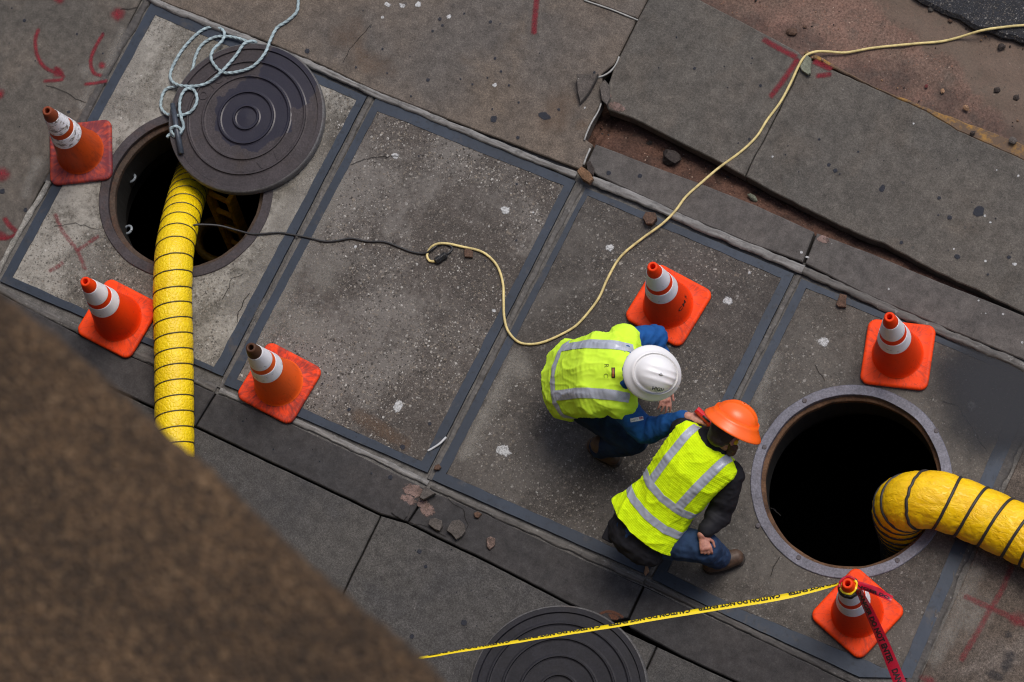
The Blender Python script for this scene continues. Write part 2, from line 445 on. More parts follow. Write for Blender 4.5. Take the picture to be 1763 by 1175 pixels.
def steel(name, c, wear=0.25, rough=0.42):
    N = NT(name); v = N.pos()
    b = N.mix(N.smooth(N.noise(v, 2.2, 6, 0.6), 0.35, 0.65), tuple(x * 0.85 for x in c), tuple(x * 1.18 for x in c))
    b = N.mix(N.math('MULTIPLY', N.smooth(N.noise(v, 26, 7, 0.75), 0.52, 0.66), 0.7), b, tuple(x * 0.4 for x in c))
    b = N.mix(N.math('MULTIPLY', N.smooth(N.noise(v, 11, 7, 0.72, 0.4), 0.60, 0.78), wear), b, lin(118, 117, 115))
    b = N.mix(N.math('MULTIPLY', N.smooth(N.noise(v, 5.5, 8, 0.72, 0.3), 0.56, 0.70), 0.6), b, lin(74, 68, 62))
    N.col(b); N.inp('Metallic', 0.25); N.rough(N.math('ADD', rough, N.math('MULTIPLY', N.noise(v, 12, 4), 0.2)))
    N.bump(N.noise(v, 70, 3), 0.12, 0.003); return N.m
M_STEEL = steel('blue_grey_steel', lin(38, 48, 62))  # bluish tone puts the reflected sky into the base colour

def iron(name, c, rust=lin(92, 62, 44), rust_amt=0.3, rough=0.5, wet=None):
    N = NT(name); v = N.pos()
    b = N.mix(N.smooth(N.noise(v, 7, 6, 0.62), 0.3, 0.7), tuple(x * 0.8 for x in c), tuple(x * 1.2 for x in c))
    b = N.mix(N.math('MULTIPLY', N.smooth(N.noise(v, 4.2, 8, 0.7, 0.5), 0.5, 0.72), rust_amt), b, rust)
    b = N.mix(0.9, b, N.ramp(N.noise(v, 90, 3, 0.7), [(0.3, (0.62,) * 3), (0.5, (1, 1, 1)), (0.7, (1.45,) * 3)]), 'MULTIPLY')
    sc = N.smooth(N.noise(N.map(v, scale=(9, 70, 1), rot=(0, 0, 0.6)), 1.0, 6, 0.7), 0.60, 0.72)
    b = N.mix(N.math('MULTIPLY', sc, 0.22), b, tuple(min(1, x * 2.6) for x in c))
    r = N.math('ADD', rough, N.math('MULTIPLY', N.noise(v, 15, 4), 0.2))
    if wet:                                                # a film of water with a sharp edge
        m = None
        for (cx, cy, rr, inv) in wet:
            xyz = N.sep(v); dx = N.math('SUBTRACT', xyz[0], cx); dy = N.math('SUBTRACT', xyz[1], cy)
            d = N.math('SQRT', N.math('ADD', N.math('MULTIPLY', dx, dx), N.math('MULTIPLY', dy, dy)))
            d = N.math('ADD', d, N.math('MULTIPLY', N.math('SUBTRACT', N.noise(v, 7.5, 4, 0.55), 0.5), 0.26))
            q = N.math('SUBTRACT', 1.0, N.smooth(d, rr - 0.004, rr + 0.004))
            m = q if m is None else N.math('MAXIMUM', m, q)
        b = N.mix(N.math('MULTIPLY', m, 0.80), b, tuple(x * 0.40 for x in lin(58, 58, 78)))
        r = N.math('SUBTRACT', r, N.math('MULTIPLY', m, 0.28))
    N.col(b); N.rough(r); N.inp('Metallic', 0.1); N.inp('Specular IOR Level', 0.3)
    N.bump(N.noise(v, 110, 3), 0.2, 0.002); return N.m
M_IRON = iron('cast_iron', lin(80, 76, 80))
M_IRON_RING = iron('ring_iron', lin(100, 100, 111), rust_amt=0.12, rough=0.28)
M_IRON_RING_L = iron('ring_iron_rusty', lin(60, 55, 58), rust_amt=0.35)
M_RUST = iron('rusty_lip', lin(92, 68, 50), rust=lin(48, 34, 28), rust_amt=0.9, rough=0.75)
M_RUST_L = iron('dark_rusty_lip', lin(70, 58, 50), rust=lin(84, 52, 36), rust_amt=0.7, rough=0.7)
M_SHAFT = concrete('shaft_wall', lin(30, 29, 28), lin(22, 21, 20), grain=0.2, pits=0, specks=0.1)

def soil_mat(name, c1, c2, c3, scale=1.0, bump=0.8, silt=False):
    N = NT(name); v = N.pos()
    c = N.mix(N.smooth(N.noise(v, 3 * scale, 7, 0.65), 0.35, 0.65), c1, c2)
    c = N.mix(N.math('MULTIPLY', N.smooth(N.noise(v, 9 * scale, 6, 0.65), 0.5, 0.7), 0.7), c, c3)
    f = N.noise(v, 75, 5, 0.75)
    c = N.mix(1.0, c, N.ramp(f, [(0.28, (0.45,) * 3), (0.5, (1, 1, 1)), (0.72, (1.65,) * 3)]), 'MULTIPLY')
    vo = N.voro(v, 80); r = N.sep(vo.outputs['Color']); rad = N.math('MULTIPLY', r[0], 0.5)
    m = N.math('MULTIPLY', N.math('SUBTRACT', 1.0, N.smooth(vo.outputs['Distance'], N.math('MULTIPLY', rad, 0.7), rad)), N.smooth(r[1], 0.6, 0.66))
    c = N.mix(N.math('MULTIPLY', m, 0.8), c, N.ramp(r[2], [(0, lin(50, 40, 38)), (0.5, lin(112, 84, 72)), (0.85, lin(140, 104, 88)), (1, lin(176, 160, 146))]))
    if silt:                                               # grey silt washed out from the road, dark litter along the kerb
        def side(p, q, lo, hi, amp, sc):
            d = (q - p).xy.normalized(); nx, ny = -d.y, d.x
            xyz = N.sep(v); e = N.math('SUBTRACT', N.math('ADD', N.math('MULTIPLY', xyz[0], nx), N.math('MULTIPLY', xyz[1], ny)), p.x * nx + p.y * ny)
            return N.smooth(N.math('ADD', e, N.math('MULTIPLY', N.math('SUBTRACT', N.noise(v, sc, 7, 0.68), 0.5), amp)), lo, hi)
        mk = side(W(1763, 215), W(1540, 0), 0.0, 0.12, 0.9, 3.0)
        mk = N.math('SUBTRACT', 1.0, mk)
        c = N.mix(N.math('MULTIPLY', mk, 0.72), c, N.mix(N.noise(v, 24, 5), lin(92, 84, 76), lin(106, 96, 86)))
        dk = N.math('SUBTRACT', 1.0, side(W(1384, 92), W(1763, 262), 0.03, 0.22, 0.75, 5.0))
        c = N.mix(N.math('MULTIPLY', dk, 0.42), c, lin(46, 42, 44))
        sp = N.smooth(N.noise(v, 30, 5, 0.7), 0.60, 0.68)
        c = N.mix(N.math('MULTIPLY', sp, 0.5), c, lin(50, 46, 46))
    N.col(c); N.rough(0.95); N.inp('Specular IOR Level', 0.15)
    N.bump(N.math('ADD', f, N.math('MULTIPLY', m, 0.4)), bump, 0.008); return N.m
M_SOIL = soil_mat('red_soil', lin(94, 70, 60), lin(76, 58, 51), lin(62, 51, 46), bump=1.0)
M_DIRT = soil_mat('reddish_dirt', lin(122, 96, 86), lin(106, 88, 79), lin(94, 84, 77), bump=0.4, silt=True)
M_ASPHALT = concrete('asphalt', lin(44, 46, 52), lin(38, 40, 46), grain=0.34, pits=0.2, specks=0.12, agg=0.4, agg_scale=80, patch_lo=0.3, patch_hi=0.5, bump=0.5)

# ================================================================== ground with the shafts of the vault left open
LH = W(320, 334); RH = W(1465, 829)                  # manhole centres
HOLE_L, HOLE_R = 0.445, 0.482                        # clear openings
RING_L, RING_R = 0.532, 0.562
outer = [Vector((x, y, -0.42)) for x, y in ((-60, -60), (60, -60), (60, 60), (-60, 60))]
hl = circle(LH, 0.50, 48, -0.42); hr = circle(RH, 0.53, 48, -0.42)
flat = outer + hl + hr
ground = mesh('ground', flat, tessellate_polygon([outer, hl, hr]), M_GAP); tag(ground, kind='structure')

pavement = empty('pavement', (0, 0, 0), kind='structure')
Z_TOP = 0.022                                        # the street-side slabs stand a little proud of the vault
def slab(px, z, mat, name='concrete_slab', thick=0.10, gap=0.0035, **k):
    return plate(name, WL(px, z), z, thick, mat, pavement, gap=gap, seed=len(pavement_px) * 1.3, **k)
pavement_px = []
s_left = slab([(243, 0), (136, 205), (75, 315), (0, 455), (-60, 570), (-420, 520), (-240, -120), (306, -120)], 0.006, M_S_LEFT)
s_top = slab([(269, 0), (439, 65), (538, 106), (645, 157), (820, 225), (999, 293), (1005, 286), (1022, 249), (1007, 238), (1020, 208), (1036, 177), (1040, 150), (1036, 129),
              (1057, 112), (1067, 95), (1097, 34), (1005, 0), (840, -70), (700, -130), (320, -130), (235, -14)], Z_TOP, M_S_TOP)
s_far = slab([(1005, -1), (1098, 33), (1120, -8), (1145, -60), (840, -72)], Z_TOP, M_S_TOP)
s_b1 = slab([(1120, -8), (1098, 34), (1068, 95), (1058, 112), (1046, 150), (1041, 178), (1047, 189), (1090, 204), (1160, 240), (1244, 282), (1282, 304), (1299, 268), (1313, 245), (1340, 190),
             (1364, 146), (1382, 98), (1374, 89), (1292, 45), (1214, 5), (1145, -35)], Z_TOP + 0.004, M_S_GREY, gap=0.001)
s_b2 = slab([(1382.6, 98), (1364.8, 146), (1341, 190), (1314, 245), (1300, 268), (1283, 304), (1363, 347), (1430, 380), (1491, 410), (1521, 419), (1560, 440), (1598, 461), (1664, 492), (1761, 538),
             (1900, 608), (1960, 372), (1763, 276), (1705, 249), (1648, 224), (1595, 192), (1503, 151)], Z_TOP + 0.004, M_S_GREY, amp=0.006, gap=0.001)
s_s1 = slab([(1025, 247), (1070, 264), (1118, 283), (1205, 315), (1300, 352), (1403, 399), (1382, 452), (1290, 420), (1190, 378), (1100, 337), (1028, 303), (1013, 290), (1008, 284)], Z_TOP, M_S_STRIP)
s_s2 = slab([(1406, 400), (1501, 436), (1613, 483), (1690, 513), (1761, 542), (1900, 600), (1870, 668), (1763, 621), (1613, 560), (1491, 509), (1385, 454)], Z_TOP, M_S_STRIP)
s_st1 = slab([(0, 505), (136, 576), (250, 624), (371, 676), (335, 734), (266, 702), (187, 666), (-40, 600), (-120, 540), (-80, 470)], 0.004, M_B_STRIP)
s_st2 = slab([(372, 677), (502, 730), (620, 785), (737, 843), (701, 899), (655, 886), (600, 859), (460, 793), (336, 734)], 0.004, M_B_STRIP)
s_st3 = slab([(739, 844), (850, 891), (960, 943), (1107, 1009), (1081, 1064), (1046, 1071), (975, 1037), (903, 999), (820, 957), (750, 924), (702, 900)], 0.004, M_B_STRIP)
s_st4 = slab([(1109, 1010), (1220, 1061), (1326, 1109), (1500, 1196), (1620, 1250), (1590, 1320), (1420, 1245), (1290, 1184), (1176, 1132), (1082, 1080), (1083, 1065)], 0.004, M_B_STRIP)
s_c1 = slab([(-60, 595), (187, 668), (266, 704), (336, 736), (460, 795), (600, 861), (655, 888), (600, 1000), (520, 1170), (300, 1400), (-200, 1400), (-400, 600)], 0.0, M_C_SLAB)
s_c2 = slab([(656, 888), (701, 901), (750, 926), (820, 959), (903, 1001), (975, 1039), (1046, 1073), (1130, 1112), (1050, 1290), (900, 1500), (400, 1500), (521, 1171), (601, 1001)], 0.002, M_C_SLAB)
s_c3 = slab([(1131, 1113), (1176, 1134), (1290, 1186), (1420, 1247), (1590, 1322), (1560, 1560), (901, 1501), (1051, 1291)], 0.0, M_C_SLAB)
s_d = slab([(1680, 950), (1580, 1174), (1530, 1286), (1640, 1330), (1960, 1330), (2040, 700), (1795, 700), (1740, 820)], 0.004, M_D_SLAB)
for s, l in ((s_b1, 'grey concrete slab with a broken corner beside the open trench'), (s_left, 'brown concrete slab covered in red spray arrows'),
             (s_d, 'brown concrete slab with a red spray-painted cross')): s['label'] = l

# the pavement goes on beyond the picture
for px in ([(1890, 400), (3000, 950), (2500, 2100), (1500, 1450), (1600, 1215), (1860, 690)], [(-300, 560), (-150, -80), (330, -100), (-200, -420), (-2000, -1250), (-2600, -300), (-900, 900)],
           [(340, -110), (830, -60), (1142, -34), (900, -170), (-200, -730), (-400, -420)]):
    slab(px, -0.02, M_S_GREY)
# curb with worn yellow paint, dirt gutter and the torn edge of the asphalt
def curb_mat():
    N = NT('worn_yellow_curb'); v = N.pos()
    m = N.math('ADD', N.noise(v, 5, 6, 0.7), N.math('MULTIPLY', N.noise(v, 40, 4, 0.7), 0.35))
    N.col(N.mix(N.smooth(m, 0.66, 0.92), N.mix(N.noise(v, 30, 4), lin(104, 82, 62), lin(74, 62, 54)), lin(150, 112, 50))); N.rough(0.8)
    N.bump(N.noise(v, 60, 4), 0.4, 0.004); return N.m
curb = plate('curb', WL([(1384, 92), (1503, 151), (1595, 192), (1648, 225), (1705, 250), (1763, 277), (1960, 376), (2900, 846), (2930, 800), (1985, 340), (1763, 249), (1695, 223), (1595, 185), (1500, 146), (1390, 86)], 0.012), 0.012, 0.3, curb_mat(), pavement, amp=0.005, step=0.03)
gut = MB(); NXg, NYg = 260, 90
Pg = [W(1120, -20, -0.05), W(2900, 880, -0.05), W(3100, 100, -0.05), W(1250, -420, -0.05)]
for j in range(NYg + 1):
    for i in range(NXg + 1):
        p = Pg[0].lerp(Pg[1], i / NXg).lerp(Pg[3].lerp(Pg[2], i / NXg), j / NYg)
        gut.v.append((p.x, p.y, -0.05 + 0.03 * noise.noise(p * 1.7) + 0.012 * noise.noise(p * 9)))
gut.f += [(j * (NXg + 1) + i, j * (NXg + 1) + i + 1, (j + 1) * (NXg + 1) + i + 1, (j + 1) * (NXg + 1) + i) for j in range(NYg) for i in range(NXg)]
tag(gut.build('dirt_gutter', M_DIRT, None, True), kind='structure')
road = plate('road', WL([(1571, -4), (1588, 6), (1606, 14), (1630, 22), (1653, 32), (1670, 42), (1684, 50), (1712, 56), (1738, 66), (1763, 74), (1860, 130), (2100, 260), (3000, 700), (3200, 300), (1900, -500), (1480, -200), (1540, -40)], 0.0), 0.0, 0.12, M_ASPHALT, None, bev=0.02, step=0.02, amp=0.014)
tag(road, kind='structure')

# the open trench: a bed of red soil that falls away under the street-side slabs
tr = MB(); NX, NY = 260, 34
lowp = catmull(WL([(985, 235), (1024, 250), (1118, 286), (1205, 318), (1300, 355), (1405, 402), (1501, 438), (1613, 485), (1690, 515), (1765, 544), (1880, 592)]), 0.02)
highp = catmull(WL([(1020, 150), (1047, 160), (1090, 174), (1160, 205), (1244, 248), (1282, 268), (1363, 312), (1491, 372), (1598, 424), (1664, 455), (1765, 502), (1880, 560)]), 0.02)
for j in range(NY + 1):
    for i in range(NX + 1):
        a = lowp[int(i / NX * (len(lowp) - 1))]; b = highp[int(i / NX * (len(highp) - 1))]
        p = a.lerp(b, j / NY); t = j / NY
        z = -0.05 - 0.15 * t ** 1.4 + 0.02 * noise.noise(p * 6) + 0.016 * noise.noise(p * 16) + 0.008 * noise.noise(p * 45)
        if i < 16: z -= 0.06 * (1 - i / 16)
        tr.v.append((p.x, p.y, z))
tr.f += [(j * (NX + 1) + i, j * (NX + 1) + i + 1, (j + 1) * (NX + 1) + i + 1, (j + 1) * (NX + 1) + i) for j in range(NY) for i in range(NX)]
trench = tr.build('trench_soil', M_SOIL, None, True); tag(trench, kind='structure')

# ================================================================== vault roof: concrete panels in steel frames
vault = empty('vault_roof', (0, 0, 0), kind='structure')
bed = WL([(235, -30), (645, 150), (1010, 300), (1383, 452), (1830, 640), (1560, 1230), (1120, 1015), (738, 850), (375, 680), (-30, 500)], -0.016)
# the mortar bed under the joints leaves the two shafts open
bl = circle(LH, RING_L - 0.01, 64, -0.016); br = circle(RH, RING_R - 0.01, 64, -0.016)
bed = ccw(bed); flat = [Vector((p.x, p.y, -0.016)) for p in bed] + bl + br
mesh('mortar_bed', flat, tessellate_polygon([[Vector((p.x, p.y, -0.016)) for p in bed], bl, br]), M_JOINT, vault)

PANELS = [
  dict(o=[(262, 3), (631, 167), (383, 648), (0, 485)], i=[(267, 26), (615, 172), (369, 634), (21, 478)], m=M_P1, hole=(LH, RING_L - 0.02)),
  dict(o=[(648, 168), (991, 312), (736, 814), (386, 662)], i=[(650, 191), (972, 320), (727, 796), (407, 654)], m=M_P2, hole=None),
  dict(o=[(1009, 324), (1367, 472), (1122, 972), (1114, 990), (744, 826)], i=[(1011, 336), (1346, 479), (1108, 966), (768, 817)], m=M_P3, hole=None),
  dict(o=[(1380, 481), (1526, 541), (1788, 655), (1569, 1168), (1480, 1166), (1249, 1059), (1123, 997)], i=[(1388, 496), (1500, 541), (1762, 652), (1548, 1162), (1276, 1050), (1148, 985)], m=M_P4, hole=(RH, RING_R - 0.02)),
]
for k, p in enumerate(PANELS):
    o = ccw(WL(p['o'])); i = ccw(WL(p['i']))
    holes = [circle(p['hole'][0], p['hole'][1], 72)] if p['hole'] else []
    pl = plate('concrete_panel', i, 0.0, 0.05, p['m'], vault, holes=holes, bev=0.003, step=0.03, amp=0.0035, seed=k * 3.1)
    o2 = jitter_poly([Vector((q.x, q.y, 0.003)) for q in o], 0.04, 0.002, k * 2.2)
    i2 = jitter_poly([Vector((q.x, q.y, 0.003)) for q in inset(i, 0.002)], 0.025, 0.0045, k * 4.4)
    mb = MB(); V = o2 + i2
    t = tessellate_polygon([o2, i2])
    mb.add(V, t); mb.add([v for v in o2] + [Vector((v.x, v.y, -0.04)) for v in o2], [(a, (a + 1) % len(o2), (a + 1) % len(o2) + len(o2), a + len(o2)) for a in range(len(o2))])
    mb.add([v for v in i2] + [Vector((v.x, v.y, -0.02)) for v in i2], [(a, (a + 1) % len(i2), (a + 1) % len(i2) + len(i2), a + len(i2)) for a in range(len(i2))])
    mb.build('steel_frame', M_STEEL, vault)

def ridge(name, pts, width, z, h, mat, ragged=0.008, seed=0, parent=vault, flat=0.34):
    h = h * 0.8; z = z - 0.001
    """a bead of sealant: rounded, ragged along both sides"""
    P = catmull(WL(pts, z), 0.025); n = len(P); m = 9; V = []; Fc = []
    for i, p in enumerate(P):
        t = (P[min(n - 1, i + 1)] - P[max(0, i - 1)]).normalized(); sd = Vector((-t.y, t.x, 0)).normalized()
        wl = (width(i / (n - 1)) if callable(width) else width)
        a = wl * 0.5 + ragged * (noise.noise(Vector((p.x * 9, p.y * 9, seed))) + 0.6 * noise.noise(Vector((p.x * 33, p.y * 33, seed))))
        b = wl * 0.5 + ragged * (noise.noise(Vector((p.x * 9, p.y * 9, seed + 9))) + 0.6 * noise.noise(Vector((p.x * 33, p.y * 33, seed + 9))))
        for j in range(m):
            q = j / (m - 1) * 2 - 1
            prof = (max(0.0, 1 - abs(q) ** 2.6)) ** flat
            hh = h * (prof + 0.45 * prof * noise.noise(Vector((p.x * 22, p.y * 22, q * 2.5 + seed))))
            V.append(p + sd * (a if q > 0 else b) * q + Vector((0, 0, hh - 0.012)))
    for i in range(n - 1):
        for j in range(m - 1): Fc.append((i * m + j, i * m + j + 1, (i + 1) * m + j + 1, (i + 1) * m + j))
    return mesh(name, V, Fc, mat, parent, True)
ridge('sealant_strip', [(246, -16), (269, 3), (355, 38), (439, 72), (538, 112), (645, 161), (700, 183), (820, 233), (905, 268), (992, 302)], 0.042, 0.02, 0.02, M_SEAL, seed=1)
ridge('sealant_strip', [(1018, 309), (1100, 342), (1190, 383), (1290, 425), (1383, 464)], 0.052, 0.026, 0.018, M_SEAL, seed=2)
ridge('sealant_strip', [(1380, 463), (1440, 490), (1508, 520), (1570, 548), (1660, 586), (1763, 630), (1840, 664)], 0.05, 0.02, 0.018, M_SEAL_MID, seed=3, ragged=0.012)
ridge('sealant_strip', [(262, -14), (247, 10), (200, 90), (143, 200), (104, 270), (80, 315)], 0.05, 0.004, 0.016, M_SEAL_DARK, seed=4, ragged=0.012)
ridge('sealant_strip', [(84, 312), (62, 350), (36, 392), (14, 432), (-8, 476)], 0.036, 0.006, 0.02, concrete('white_mortar', lin(168, 166, 160), lin(128, 126, 120), pits=0.5, specks=0.1), seed=5, ragged=0.01)
ridge('sealant_strip', [(-6, 492), (60, 531), (136, 567), (250, 616), (372, 670)], 0.045, 0.002, 0.014, M_SEAL_MID, seed=6, ragged=0.01)
ridge('sealant_strip', [(378, 672), (508, 725), (620, 776), (737, 832)], 0.034, 0.002, 0.014, M_SEAL, seed=7)
ridge('sealant_strip', [(742, 835), (850, 884), (960, 933), (1108, 1000)], 0.042, 0.002, 0.014, M_SEAL_MID, seed=8)
ridge('sealant_strip', [(1112, 1001), (1220, 1052), (1326, 1103), (1490, 1182)], 0.04, 0.002, 0.014, M_SEAL_DARK, seed=9, ragged=0.008)
ridge('sealant_strip', [(641, 162), (560, 324), (480, 480), (378, 668)], 0.036, -0.008, 0.022, M_SEAL_MID, seed=10)
ridge('sealant_strip', [(1001, 316), (930, 450), (850, 610), (740, 826)], 0.042, -0.008, 0.022, M_SEAL_MID, seed=11)
ridge('sealant_strip', [(1375, 474), (1300, 620), (1240, 745), (1119, 990)], 0.040, -0.008, 0.022, M_SEAL_MID, seed=12)
ridge('sealant_strip', [(1795, 660), (1730, 800), (1670, 930), (1622, 1040), (1572, 1168), (1550, 1220)], 0.07, 0.0, 0.018, M_SEAL_DARK, seed=13, ragged=0.014)

# ================================================================== manholes
def manhole(c, r_out, r_in, label, ringmat, lipmat, lip_w, z=0.008):
    t = empty('manhole', (c.x, c.y, 0), label=label, cat='manhole', group='open manholes in the vault roof')
    V, Fc = lathe([(r_out, -0.04), (r_out, z - 0.003), (r_out - 0.004, z), (r_in + lip_w + 0.002, z), (r_in + lip_w, z - 0.003), (r_in + lip_w, -0.03)], 96, c=(c.x, c.y, 0))
    # a worn edge
    V = [Vector(v) + Vector((v[0] - c.x, v[1] - c.y, 0)).normalized() * (0.004 * noise.noise(Vector(v) * 7)) for v in V]
    mesh('frame_ring', V, Fc, ringmat, t, False)
    V, Fc = lathe([(r_in + lip_w + 0.002, -0.026), (r_in + lip_w * 0.4, -0.030), (r_in + 0.004, -0.032), (r_in, -0.036), (r_in, -0.07)], 96, c=(c.x, c.y, 0))
    V = [Vector(v) + Vector((v[0] - c.x, v[1] - c.y, 0)).normalized() * (0.006 * noise.noise(Vector(v) * 9)) + Vector((0, 0, 0.004 * noise.noise(Vector(v) * 21))) for v in V]
    mesh('seat_lip', V, Fc, lipmat, t, False)
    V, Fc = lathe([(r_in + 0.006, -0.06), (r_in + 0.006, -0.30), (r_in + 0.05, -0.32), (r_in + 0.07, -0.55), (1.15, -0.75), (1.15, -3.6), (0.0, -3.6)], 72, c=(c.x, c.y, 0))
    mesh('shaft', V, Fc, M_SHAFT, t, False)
    return t
mh_l = manhole(LH, RING_L, HOLE_L, 'open left manhole with a rusty ring, half hidden by its cover', M_IRON_RING_L, M_RUST_L, 0.030)
mh_r = manhole(RH, RING_R, HOLE_R, 'wide open right manhole with a smooth grey iron ring beside the kneeling workers', M_IRON_RING, M_RUST, 0.022)
for (px, py) in ((1316, 770), (1305, 905), (1375, 960), (1612, 742), (1545, 965), (1385, 690)):     # filled bolt holes in the ring
    p = W(px, py, 0.010); V, Fc = lathe([(0.0001, 0.002), (0.011, 0.002), (0.014, 0.0)], 14, c=p)
    mesh('bolt', V, Fc, M_IRON, mh_r)

M_GALV = simple('galvanised_iron', lin(150, 160, 170), 0.45, 0.2)
def eye(px, py, z):
    p = W(px, py, z); pts = [p + Vector((0.03 * math.cos(a), 0.026 * math.sin(a), 0.02 * math.cos(a))) for a in [2 * math.pi * k / 20 for k in range(21)]]
    V, Fc = sweep(pts, 0.008, 8, False)
    o = mesh('pulling_eye', V, Fc, M_GALV, mh_l, True)
    V, Fc = sweep([p + Vector((0.03, 0, 0.02)) * -1, p + (Vector((LH.x, LH.y, z)) - p).normalized() * -0.16], 0.011, 8)
    mesh('eye_shank', V, Fc, M_STEEL, o, True)
eye(226, 307, -0.24); eye(220, 396, -0.26)

# orange ladder standing down in the left shaft
M_LADDER = simple('orange_fibreglass', lin(236, 168, 30), 0.5, grain=0.25, scale=30)
lad = empty('ladder', tuple(W(385, 395, -1.4)), label='dirty orange ladder standing in the dark shaft below the iron cover', cat='ladder')
ra = [W(352, 318, -0.34), W(390, 404, -0.95)]; rb = [W(396, 340, -0.34), W(426, 418, -0.95)]
def bar(a, b, w_, d_, name, mat, parent):
    t = (b - a); L = t.length; q = t.to_track_quat('Z', 'Y').to_matrix()
    V, Fc = bevel_box((a + b) / 2, w_, d_, L, 0.004, q, 1); return mesh(name, V, Fc, mat, parent)
def extend(a, b, k): return a + (b - a) * k
for r in (ra, rb): bar(r[0], extend(*r, 2.6), 0.03, 0.075, 'rail', M_LADDER, lad)
for k in range(7):
    t = 0.15 + k * 0.33
    bar(extend(*ra, t), extend(*rb, t), 0.03, 0.03, 'rung', M_LADDER, lad)

coil = []
for k in range(75):
    a_ = k / 24 * 2 * math.pi; q = W(374, 408, -1.05); coil.append(q + Vector((0.15 * math.cos(a_), 0.13 * math.sin(a_), -0.05 - 0.02 * k / 24)))
V, Fc = sweep(coil, 0.026, 10)
tag(mesh('coiled_hose', V, Fc, simple('dull_yellow_hose', lin(160, 120, 26), 0.5, grain=0.3), None, True), 'dim yellow hose coiled down inside the left manhole', 'hose')
# ================================================================== iron covers
M_EDGE = iron('scuffed_edge', lin(92, 91, 92), rust_amt=0.3)
def cover(c, R, z, mat, label, rot, wording, bands, thick=0.045):
    t = empty('manhole_cover', (c.x, c.y, z), label=label, cat='manhole cover', group='lifted iron covers with concentric ribs')
    top = z + thick
    prof = [(0.0001, 0)]
    for f in bands:
        r = f * R; q = 0.0065
        prof += [(r - q - 0.008, -0.0025), (r - q, 0.0), (r - q * 0.6, 0.010), (r + q * 0.6, 0.010), (r + q, 0.0), (r + q + 0.008, -0.0025)]
    prof += [(R * 0.915, -0.004), (R * 0.925, 0.0075), (R * 0.985, 0.0075), (R, 0.0), (R, -thick), (R * 0.9, -thick)]
    V, Fc = lathe([(r, top + dz) for r, dz in prof], 128, c=(c.x, c.y, 0))
    mesh('cover_plate', V, Fc, mat, t, False)
    rim, Fr = lathe([(R * 0.982, top + 0.0085), (R - 0.002, top + 0.005), (R + 0.0015, top - 0.004), (R + 0.0015, z + 0.004)], 128, c=(c.x, c.y, 0))
    mesh('edge_band', rim, Fr, M_EDGE, t, True)
    for (ch, ang, rr, size, flip) in wording:              # raised letters set round the plate
        V, Fc = text_verts(ch, size)
        a = math.radians(ang); out = Vector((math.cos(a), math.sin(a), 0)) * (1 if not flip else -1); sd = Vector((out.y, -out.x, 0))
        p = Vector((c.x + rr * R * math.cos(a), c.y + rr * R * math.sin(a), 0))
        mb = MB(); n = len(V)
        q = [p + sd * v.x + out * (v.y - size * 0.35) for v in V]
        mb.add([Vector((x.x, x.y, top + 0.0025)) for x in q], Fc)
        mb.build('raised_letter', mat, t)
    return t
LC = W(424, 203, 0.055); RCOV = 0.474
d0 = DIR(1, 0); a0 = math.degrees(math.atan2(d0.y, d0.x))
def pa(dx, dy):
    d = DIR(dx, dy); return math.degrees(math.atan2(d.y, d.x))
M_COVER_L = iron('cover_iron', lin(58, 53, 56), rust=lin(68, 56, 46), rust_amt=0.35, wet=[(W(440, 195, .05).x, W(440, 195, .05).y, 0.235, 0), (W(500, 135, .05).x, W(500, 135, .05).y, 0.20, 0)])
cover(LC, RCOV, 0.012, M_COVER_L, 'iron cover with concentric ribs and wet patches lying half over the left manhole', 0,
      [('O', pa(-80, -42), 0.655, 0.075, False), ('I', pa(-68, -62), 0.655, 0.075, False), ('C', pa(-56, -74), 0.655, 0.075, False), ('E', pa(-38, -84), 0.655, 0.075, False),
       ('T', pa(-8, 92), 0.655, 0.10, False), ('V', pa(24, 90), 0.655, 0.10, False), ('/', pa(58, 72), 0.655, 0.09, False)],
      [0.155, 0.345, 0.555, 0.755])
RC2 = W(961, 1196, 0.05)
cover(RC2, 0.505, 0.004, iron('cover_iron_dark', lin(30, 30, 37), rust=lin(38, 34, 32), rust_amt=0.3), 'dark iron cover lying on the pavement under the yellow caution tape', 0, [], [0.22, 0.43, 0.63, 0.80], 0.05)
# ================================================================== traffic cones
def cone_mat(name, c, dirt, amt, base=False):
    N = NT(name); v = N.obj(); xyz = N.sep(v)
    ang = N.math('ARCTAN2', xyz[1], xyz[0])
    r = N.math('SQRT', N.math('ADD', N.math('MULTIPLY', xyz[0], xyz[0]), N.math('MULTIPLY', xyz[1], xyz[1])))
    cb = N.n('ShaderNodeCombineXYZ'); N.set(cb.inputs[0], N.math('MULTIPLY', ang, 5.0)); N.set(cb.inputs[1], N.math('MULTIPLY', r, 9.0))
    N.set(cb.inputs[2], N.math('MULTIPLY', xyz[2], 2.0 if base else 6.0))
    st = N.noise(cb.outputs[0], 1.4, 6, 0.7, 0.4)
    cl = N.noise(v, 7, 5, 0.65)
    m = N.smooth(N.math('ADD', N.math('MULTIPLY', st, 0.6), N.math('MULTIPLY', cl, 0.4)), 0.55 - 0.17 * amt, 0.72 - 0.12 * amt)
    b = N.mix(N.smooth(N.noise(v, 3, 3), 0.3, 0.7), c, tuple(x * 0.88 for x in c))
    b = N.mix(N.math('MULTIPLY', m, 0.35 + 0.5 * amt), b, dirt)
    b = N.mix(N.math('MULTIPLY', N.smooth(N.noise(v, 40, 4, 0.7), 0.6, 0.7), 0.25 + 0.3 * amt), b, tuple(x * 0.5 for x in dirt))
    N.col(b); N.rough(0.55); N.inp('Specular IOR Level', 0.2); N.bump(N.noise(v, 50, 4), 0.08, 0.003); return N.m
